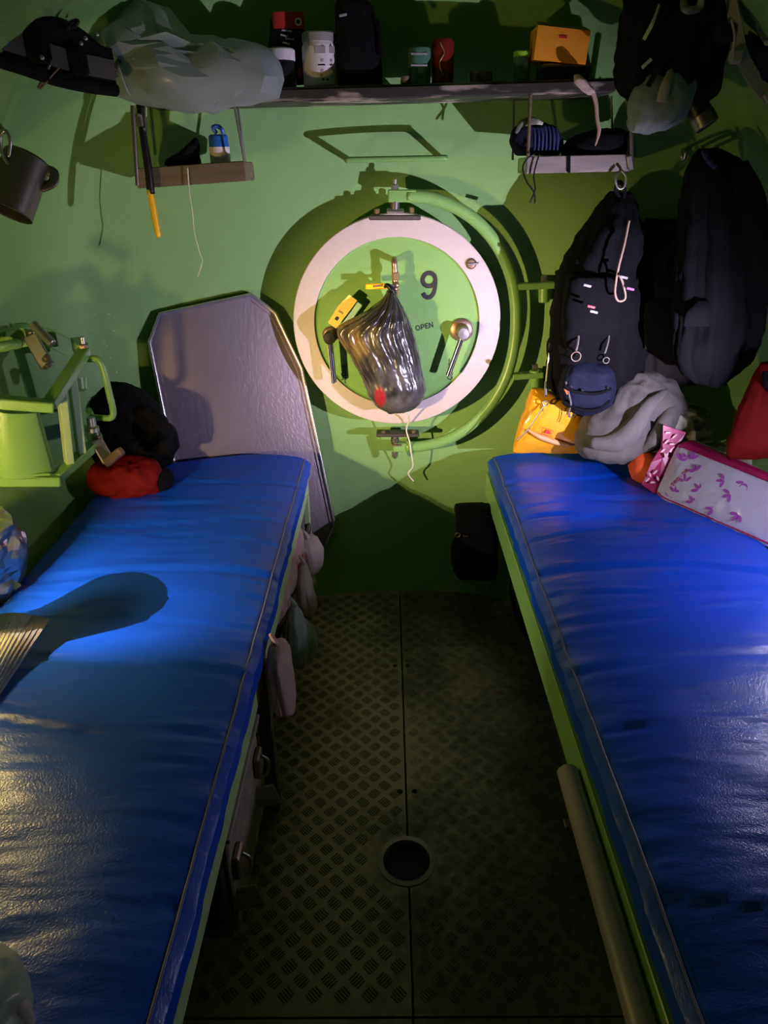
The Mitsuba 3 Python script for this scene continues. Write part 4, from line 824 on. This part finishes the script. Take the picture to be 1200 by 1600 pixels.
part(t, "bottom_band", tube([at(880, 628, 2.10), at(905, 640, 2.085), at(932, 640, 2.085), at(952, 626, 2.10)], 0.006, 8), "black_cloth", True)
rp_ = lambda x, y, r, Y: tube([at(x, y, Y) + np.array([r * math.cos(a), 0, r * math.sin(a)]) for a in np.linspace(0, 6.2832, 22)], 0.0022, 8, False)
part(t, "ring", rp_(900, 557, 0.014, 2.10), "bronze", True); part(t, "ring", rp_(947, 563, 0.009, 2.10), "dark_steel", True)
part(t, "strap", tube([at(900, 548, 2.10), at(903, 535, 2.10), at(904, 520, 2.115)], 0.004, 8), "grey_cloth", True); part(t, "strap", tube([at(945, 552, 2.10), at(950, 535, 2.10), at(952, 520, 2.115)], 0.003, 8), "grey_cloth", True)
part(t, "side_strap", tube([at(884, 596, 2.10), at(888, 612, 2.09), at(892, 632, 2.09), at(888, 646, 2.09), at(891, 652, 2.09)], 0.003, 8), "grey_cloth", True)
for x, y in [(910, 610), (893, 604), (950, 606)]: part(t, "stud", ball(at(x, y, 2.08), 0.004, 2), "chrome", True)
part(t, "orange_tab", beam(at(883, 606, 2.09), at(888, 616, 2.09), .003, .01), "orange_cloth", 20)
# yellow pouch with lanyard
t = thing("yellow_pouch", "glossy yellow vinyl pouch with a clip lanyard standing on the right mattress", "pouch")
part(t, "body", sil([(608, 832, 850), (618, 828, 872), (640, 820, 905), (665, 812, 916), (690, 805, 915), (706, 802, 912)], 2.235, 0.075, 56, seed=25, power=2.6, wrinkle=.004, freq=16), "yellow_vinyl", 60)
part(t, "pocket_lip", tube([at(823, 671, 2.192), at(845, 683, 2.186), at(872, 692, 2.186), at(890, 696, 2.19)], [.003, .009, .009, .004], 10), "tan_inside", True, "tan inside of the open pocket")
part(t, "lettering", words("To", 0.020, at(893, 648, 2.186), (1, 0, -.15), BACK, .0008), "black_print", False, "To")
part(t, "lettering", tube([at(878, 638, 2.186), at(877, 650, 2.186), at(873, 660, 2.186)], .0012, 6), "black_print", False)
tri = [at(850, 677, 2.185), at(862, 679, 2.185), at(857, 671, 2.185)]
part(t, "triangle_mark", ringloft([np.array(tri), np.array(tri) + (0, .002, 0)]), "red_print", False, "red triangle mark")
fr_ = [(848, 668), (864, 672), (862, 682), (846, 678), (848, 668)]
part(t, "print_frame", tube([at(x, y, 2.185) for x, y in fr_], .0009, 6, False), "red_print", True)
part(t, "lanyard", tube([at(868, 478, 2.28), at(862, 520, 2.25), at(857, 560, 2.2), at(853, 600, 2.18), at(852, 616, 2.175)], 0.0032, 8), "cord_white", True)
part(t, "lanyard_clip", join(beam(at(853, 596, 2.175), at(852, 620, 2.172), .008, .009), rp_(852, 630, .008, 2.172)), "steel", 30)
part(t, "chain", tube([at(850, 634, 2.176), at(838, 652, 2.178), at(824, 672, 2.182), at(808, 688, 2.186)], 0.0028, 8), "steel", True)
# clothes hanging from hooks
t = thing("brown_jacket", "dark brownish jacket hanging behind the navy jacket on the right wall", "jacket")
part(t, "body", sil([(345, 1010, 1065, 2.25), (365, 1000, 1095, 2.24), (420, 1000, 1112, 2.22), (480, 1002, 1120, 2.20), (540, 1002, 1118, 2.19), (580, 1004, 1100, 2.18), (598, 1012, 1085, 2.18)], 2.2, 0.10, 72, fold=0.09, k=8, seed=31, wrinkle=.010, freq=11), "brown_cloth", 60)
part(t, "collar", tube([at(1008, 366, 2.19), at(1020, 374, 2.175), at(1040, 360, 2.18), at(1058, 352, 2.19)], .008, 8), "brown_cloth", True)
part(t, "pale_patch", sil([(470, 1010, 1055, 2.15), (500, 1006, 1062, 2.145), (545, 1008, 1058, 2.14)], 2.15, 0.03, 40, seed=33, wrinkle=.003, freq=20), "brown_cloth", 60)
t = thing("navy_jacket", "black and navy jacket hanging on hooks nearest the viewer on the right wall", "jacket")
part(t, "body", sil([(238, 1095, 1125, 2.06), (255, 1085, 1150, 2.05), (290, 1075, 1176, 2.03), (350, 1068, 1190, 2.01), (430, 1062, 1193, 1.99), (500, 1060, 1188, 1.98), (560, 1060, 1172, 1.975), (598, 1085, 1130, 1.975)], 2.0, 0.11, 84, fold=0.10, k=9, seed=32, wrinkle=.012, freq=10), "black_cloth", 60)
part(t, "sleeve", tube([at(1150, 262, 2.0), at(1172, 320, 1.96), at(1180, 420, 1.94), at(1176, 520, 1.94)], [0.03, .038, .036, .03], 18), "black_cloth", True)
part(t, "collar_tab", tube([at(1098, 236, 2.0), at(1108, 252, 1.985), at(1118, 262, 1.985)], .006, 8), "navy_knit", True)
part(t, "pocket_flap", sil([(470, 1090, 1110, 1.925), (488, 1072, 1112, 1.92), (510, 1068, 1108, 1.92)], 1.92, 0.02, 32, seed=34), "black_cloth", 60)
for x, y, Y, l in [(1066, 240, 2.10, "left of three"), (1093, 236, 2.09, "middle of three"), (1108, 240, 2.06, "right of three")]: hook(x, y, Y, label=f"small steel coat hook above the navy jacket, {l}")
# gear bundle in the upper right corner
t = thing("hanging_gear_bag", "dark gear bag with straps hung in the upper right corner", "bag")
part(t, "body", sil([(-25, 985, 1130, 1.98), (20, 985, 1130, 1.98), (60, 975, 1125, 1.99), (100, 968, 1120, 2.0), (135, 975, 1115, 2.0), (150, 1000, 1100, 2.0)], 2.0, 0.20, 64, fold=.07, k=7, seed=41, wrinkle=.018, freq=10), "black_cloth", 60)
part(t, "strap", strip([at(1030, 8, 1.88), at(1020, 35, 1.865), at(1006, 62, 1.87)], .008, .002), "cord_white", 30); part(t, "strap", strip([at(1018, 92, 1.88), at(1003, 106, 1.88)], .007, .002), "white_plastic", 30)
part(t, "strap", strip([at(1055, 60, 1.88), at(1030, 105, 1.875), at(1012, 135, 1.88)], .012, .003), "brown_cloth", 30)
part(t, "ring", tube([at(1068, 0, 1.87), at(1070, 12, 1.865), at(1080, 16, 1.865), at(1092, 12, 1.865), at(1096, -4, 1.87)], .008, 10), "camo_cloth", True)
t = thing("clear_plastic_bag", "small translucent bag with pinkish contents hanging below the dark gear bag", "bag")
part(t, "film", sil([(98, 1040, 1075, 1.95), (120, 1010, 1082, 1.94), (150, 990, 1084, 1.93), (178, 986, 1070, 1.93), (196, 986, 1045, 1.93), (206, 988, 1015, 1.93)], 1.94, 0.10, 56, fold=.08, k=6, seed=42, wrinkle=.007, freq=22), "film_clear", 60)
part(t, "contents", sil([(165, 1000, 1050, 1.93), (180, 992, 1050, 1.93), (196, 990, 1035, 1.93), (203, 992, 1015, 1.93)], 1.93, 0.07, 40, seed=43, wrinkle=.004, freq=30), "paper_pink", 60, "pinkish contents")
part(t, "twist", tube([at(1050, 104, 1.90), at(1040, 135, 1.88), at(1034, 160, 1.88)], [.006, .012, .014], 10), "film_milky", True)
t = thing("dark_torch", "dark tubular torch hanging beside the translucent bag in the upper right", "torch")
ta, tb = at(1070, 130, 1.93), at(1105, 196, 1.90)
part(t, "body", cyl(ta, tb, 0.026, 28, .004), "black_plastic", 30); part(t, "head_ring", cyl(tb - unit(tb - ta) * .03, tb + unit(tb - ta) * 0.002, 0.0275, 28, .003), "dark_steel", 30)
part(t, "loop", tube([ta, ta + (0, .02, .03), ta + (-.02, .06, .06)], .004, 8), "black_cloth", True)
t = thing("strap_bundle", "bundle of grey and navy straps hanging at the upper right photo edge", "strap")
part(t, "webbing", strip([at(1142, -10, 1.88), at(1148, 35, 1.86), at(1158, 85, 1.85), at(1180, 125, 1.85), at(1200, 150, 1.85)], .028, .004), "grey_plastic", 30)
part(t, "webbing", strip([at(1170, -10, 1.88), at(1185, 30, 1.86), at(1205, 70, 1.85)], .022, .004), "camo_cloth", 30); part(t, "webbing", strip([at(1120, 30, 1.87), at(1126, -10, 1.87)], .012, .003), "brown_cloth", 30)
part(t, "buckle", cbox(0.045, 0.02, 0.035, .006, pos=at(1133, 52, 1.86)), "navy_cloth", 30); part(t, "buckle", cbox(0.03, 0.02, 0.03, .006, pos=at(1150, 88, 1.84)), "grey_plastic", 30)
part(t, "navy_roll", sil([(60, 1155, 1215, 1.90), (85, 1160, 1220, 1.89), (115, 1170, 1220, 1.88), (140, 1185, 1220, 1.88)], 1.88, .08, 40, seed=45, wrinkle=.006, freq=20), "navy_cloth", 60)
part(t, "cord", tube([at(1143, 30, 1.84), at(1148, 55, 1.83), at(1146, 80, 1.83)], .003, 8), "label_grey", True)
part(t, "clip", beam(at(1195, 145, 1.84), at(1202, 160, 1.84), .012, .014), "steel", 20)

# clothes and goods on the right mattress
t = thing("grey_sweatshirt", "crumpled grey sweatshirt heaped on the far end of the right mattress", "sweatshirt")
c = at(965, 662, 2.20)
part(t, "body", (sil([(590, 988, 1022, 2.17), (604, 970, 1050, 2.17), (624, 948, 1066, 2.16), (648, 928, 1072, 2.15), (672, 914, 1066, 2.14), (692, 908, 1040, 2.13), (704, 918, 1010, 2.125), (709, 940, 985, 2.12)], 2.15, 0.17, 96, seed=61, power=2.3, steps=9, wrinkle=0.024, freq=7.5)), "grey_cloth", 60)
part(t, "fold", wrinkled(tube([at(1040, 612, 2.10), at(1012, 634, 2.06), at(990, 668, 2.045), at(962, 690, 2.05), at(925, 692, 2.06)], [.008, .018, .026, .028, .012], 20), .006, 9, 63), "grey_cloth", True)
part(t, "fold", wrinkled(tube([at(1052, 628, 2.09), at(1040, 655, 2.045), at(1022, 688, 2.03), at(1004, 704, 2.05)], [.008, .016, .020, .010], 18), .005, 9, 64), "grey_cloth", True)
t = thing("camouflage_cloth", "olive and cream patterned cloth behind the pink wrapped pack", "cloth")
part(t, "body", blob(at(1066, 662, 2.12), (0.075, 0.06, 0.045), 62, 0.018, 12), "camo_cloth", 60); part(t, "end", blob((0.955, 1.98, 0.62), (0.07, 0.10, 0.05), 63, 0.016, 12), "camo_cloth", 60)
t = thing("orange_cloth", "orange cloth between the grey sweatshirt and the pink wrapped pack", "cloth")
part(t, "body", blob(at_z(1008, 730, 0.592) , (0.042, 0.06, 0.046), 64, 0.006, 14), "orange_cloth", 60)
t = thing("red_jacket", "red jacket hanging at the right photo edge above the pink wrapped pack", "jacket")
part(t, "body", sil([(570, 1190, 1215, 1.86), (610, 1172, 1225, 1.85), (650, 1155, 1235, 1.84), (690, 1140, 1240, 1.83), (712, 1140, 1240, 1.83)], 1.84, .08, 56, fold=.06, k=6, seed=65, wrinkle=.008, freq=13), "red_cloth", 60)
part(t, "black_trim", tube([at(1196, 580, 1.80), at(1198, 600, 1.79), at(1208, 615, 1.79)], .008, 8), "black_cloth", True)
# wrapped pack
t = thing("wrapped_pack", "white plastic wrapped pack with purple leaves and magenta edge on the right mattress", "pack")
B0, B1, T0, T1 = at_z(1022, 778, .547), at_z(1200, 856, .547), at_z(1060, 692, .70), at_z(1200, 747, .70)
B1, T1 = B0 + (B1 - B0) * 1.10, T0 + (T1 - T0) * 1.10
bk = unit(np.array([0.82, 0.57, 0])); 
def pack_pt(u_, a):      # u along the pack, a around its section 0..1: front bottom, front top, back top, back bottom
    b_, t_ = B0 + (B1 - B0) * u_, T0 + (T1 - T0) * u_; e = 1 - 0.10 * (1 - min(1, u_ / .06)) 
    th = 0.075 * (1 - 0.62 * u_)
    c = [b_, t_, t_ + bk * th, b_ + bk * th]; k = int(a * 4) % 4; f_ = a * 4 - int(a * 4); p_ = c[k] + (c[(k + 1) % 4] - c[k]) * f_
    m_ = sum(c) / 4; r_ = p_ - m_; cor = abs(f_ - .5) * 2; p_ = m_ + r_ * (1 - 0.10 * cor ** 6) * e
    fr = np.cross(B1 - B0, T0 - B0); fr = unit(fr); fr = fr if fr @ bk < 0 else -fr
    if k == 0: p_ = p_ + fr * 0.014 * math.sin(math.pi * f_) * min(1, u_ * 8)
    return p_
us = np.r_[np.linspace(0, .06, 6), np.linspace(.08, 1, 50)]
pk = ringloft([[pack_pt(u_, a) for a in (np.arange(80) + .5) / 80] for u_ in us]); part(t, "wrap", wrinkled(wrinkled(pk, .0020, 22, 6), .0010, 70, 7), "wrap_white", 50)
FNR = np.cross(B1 - B0, T0 - B0); FNR = unit(FNR); FNR = FNR if FNR @ bk < 0 else -FNR
ED = unit(B1 - B0); TD = unit(np.cross(FNR, ED)); TD = TD if TD[2] > 0 else -TD
def leaf_at(u_, v_, ang_, l=.021, w=.0085, m="leaf_purple"):
    a = pack_pt(u_, v_ * .25) + FNR * .0034; d_ = math.cos(ang_) * ED + math.sin(ang_) * TD; s_ = np.cross(FNR, d_)
    a = a + d_ * l * .62; o_ = [a + d_ * l * math.cos(q) / 2 + s_ * w / 2 * math.sin(q) * abs(math.sin(q)) ** .4 for q in np.linspace(0, 6.2832, 17)[:-1]]
    part(t, "leaf_print", ringloft([np.array(o_), np.array(o_) - FNR * .004]), m, False)
for (u_, v_) in [(.10, .74), (.20, .82), (.28, .66), (.22, .44), (.36, .42), (.33, .20), (.50, .22), (.55, .72), (.62, .55), (.12, .10), (.72, .8), (.7, .3), (.16, .22)]:
    for k in range(3): leaf_at(u_, v_, 0.9 + 1.0 * (k - 1) + u_ * 5)
part(t, "lettering", words("senvna", 0.014, pack_pt(.155, .30 * .25) + FNR * .0048 + TD * .03, unit(TD * .9 + ED * .35), FNR, .0012), "magenta", False, "magenta lettering")
ml_ = [[pack_pt(u_, a) + (0, 0, .0050) + FNR * .003 for a in (.235, .25, .27, .30, .40, .40, .30, .25)] for u_ in np.linspace(.02, 1, 30)]
ml_ = [[p if i < 5 else p - (0, 0, .006) for i, p in enumerate(r_)] for r_ in ml_]; part(t, "magenta_edge", ringloft(ml_), "magenta", 50, "magenta top edge")
low = tube([pack_pt(u_, .008) + FNR * .002 for u_ in np.linspace(.01, 1, 24)], .0025, 6); part(t, "magenta_line", low, "magenta", True)
fa = [at(1036, 664, 1.99), at(1072, 676, 1.99), at(1056, 704, 1.975), at(1041, 733, 1.955), at(1026, 774, 1.93), at(1003, 757, 1.955), at(1018, 722, 1.97), at(1032, 700, 1.985)]
flp = ringloft([np.array(fa), np.array(fa) + (0.002, .006, 0)]); part(t, "end_flap", flp, "magenta", False, "magenta crimped end flap")
for (x, y) in [(1044, 676), (1054, 682), (1042, 690), (1050, 694), (1036, 704), (1040, 712), (1016, 742), (1024, 738), (1012, 750), (1020, 754), (1028, 748)]:
    c = at(x, y, 1.93 + .06 * (775 - y) / 110 - .006); a_ = (x * 7 + y * 3) % 6; d_ = np.array([math.cos(a_), 0, math.sin(a_)]); s_ = np.array([-math.sin(a_), 0, math.cos(a_)])
    o_ = [c + d_ * .0085 * math.cos(q) + s_ * .003 * math.sin(q) for q in np.linspace(0, 6.2832, 9)[:-1]]; part(t, "petal_print", ringloft([np.array(o_), np.array(o_) + (0, .004, 0)]), "leaf_pale", False)
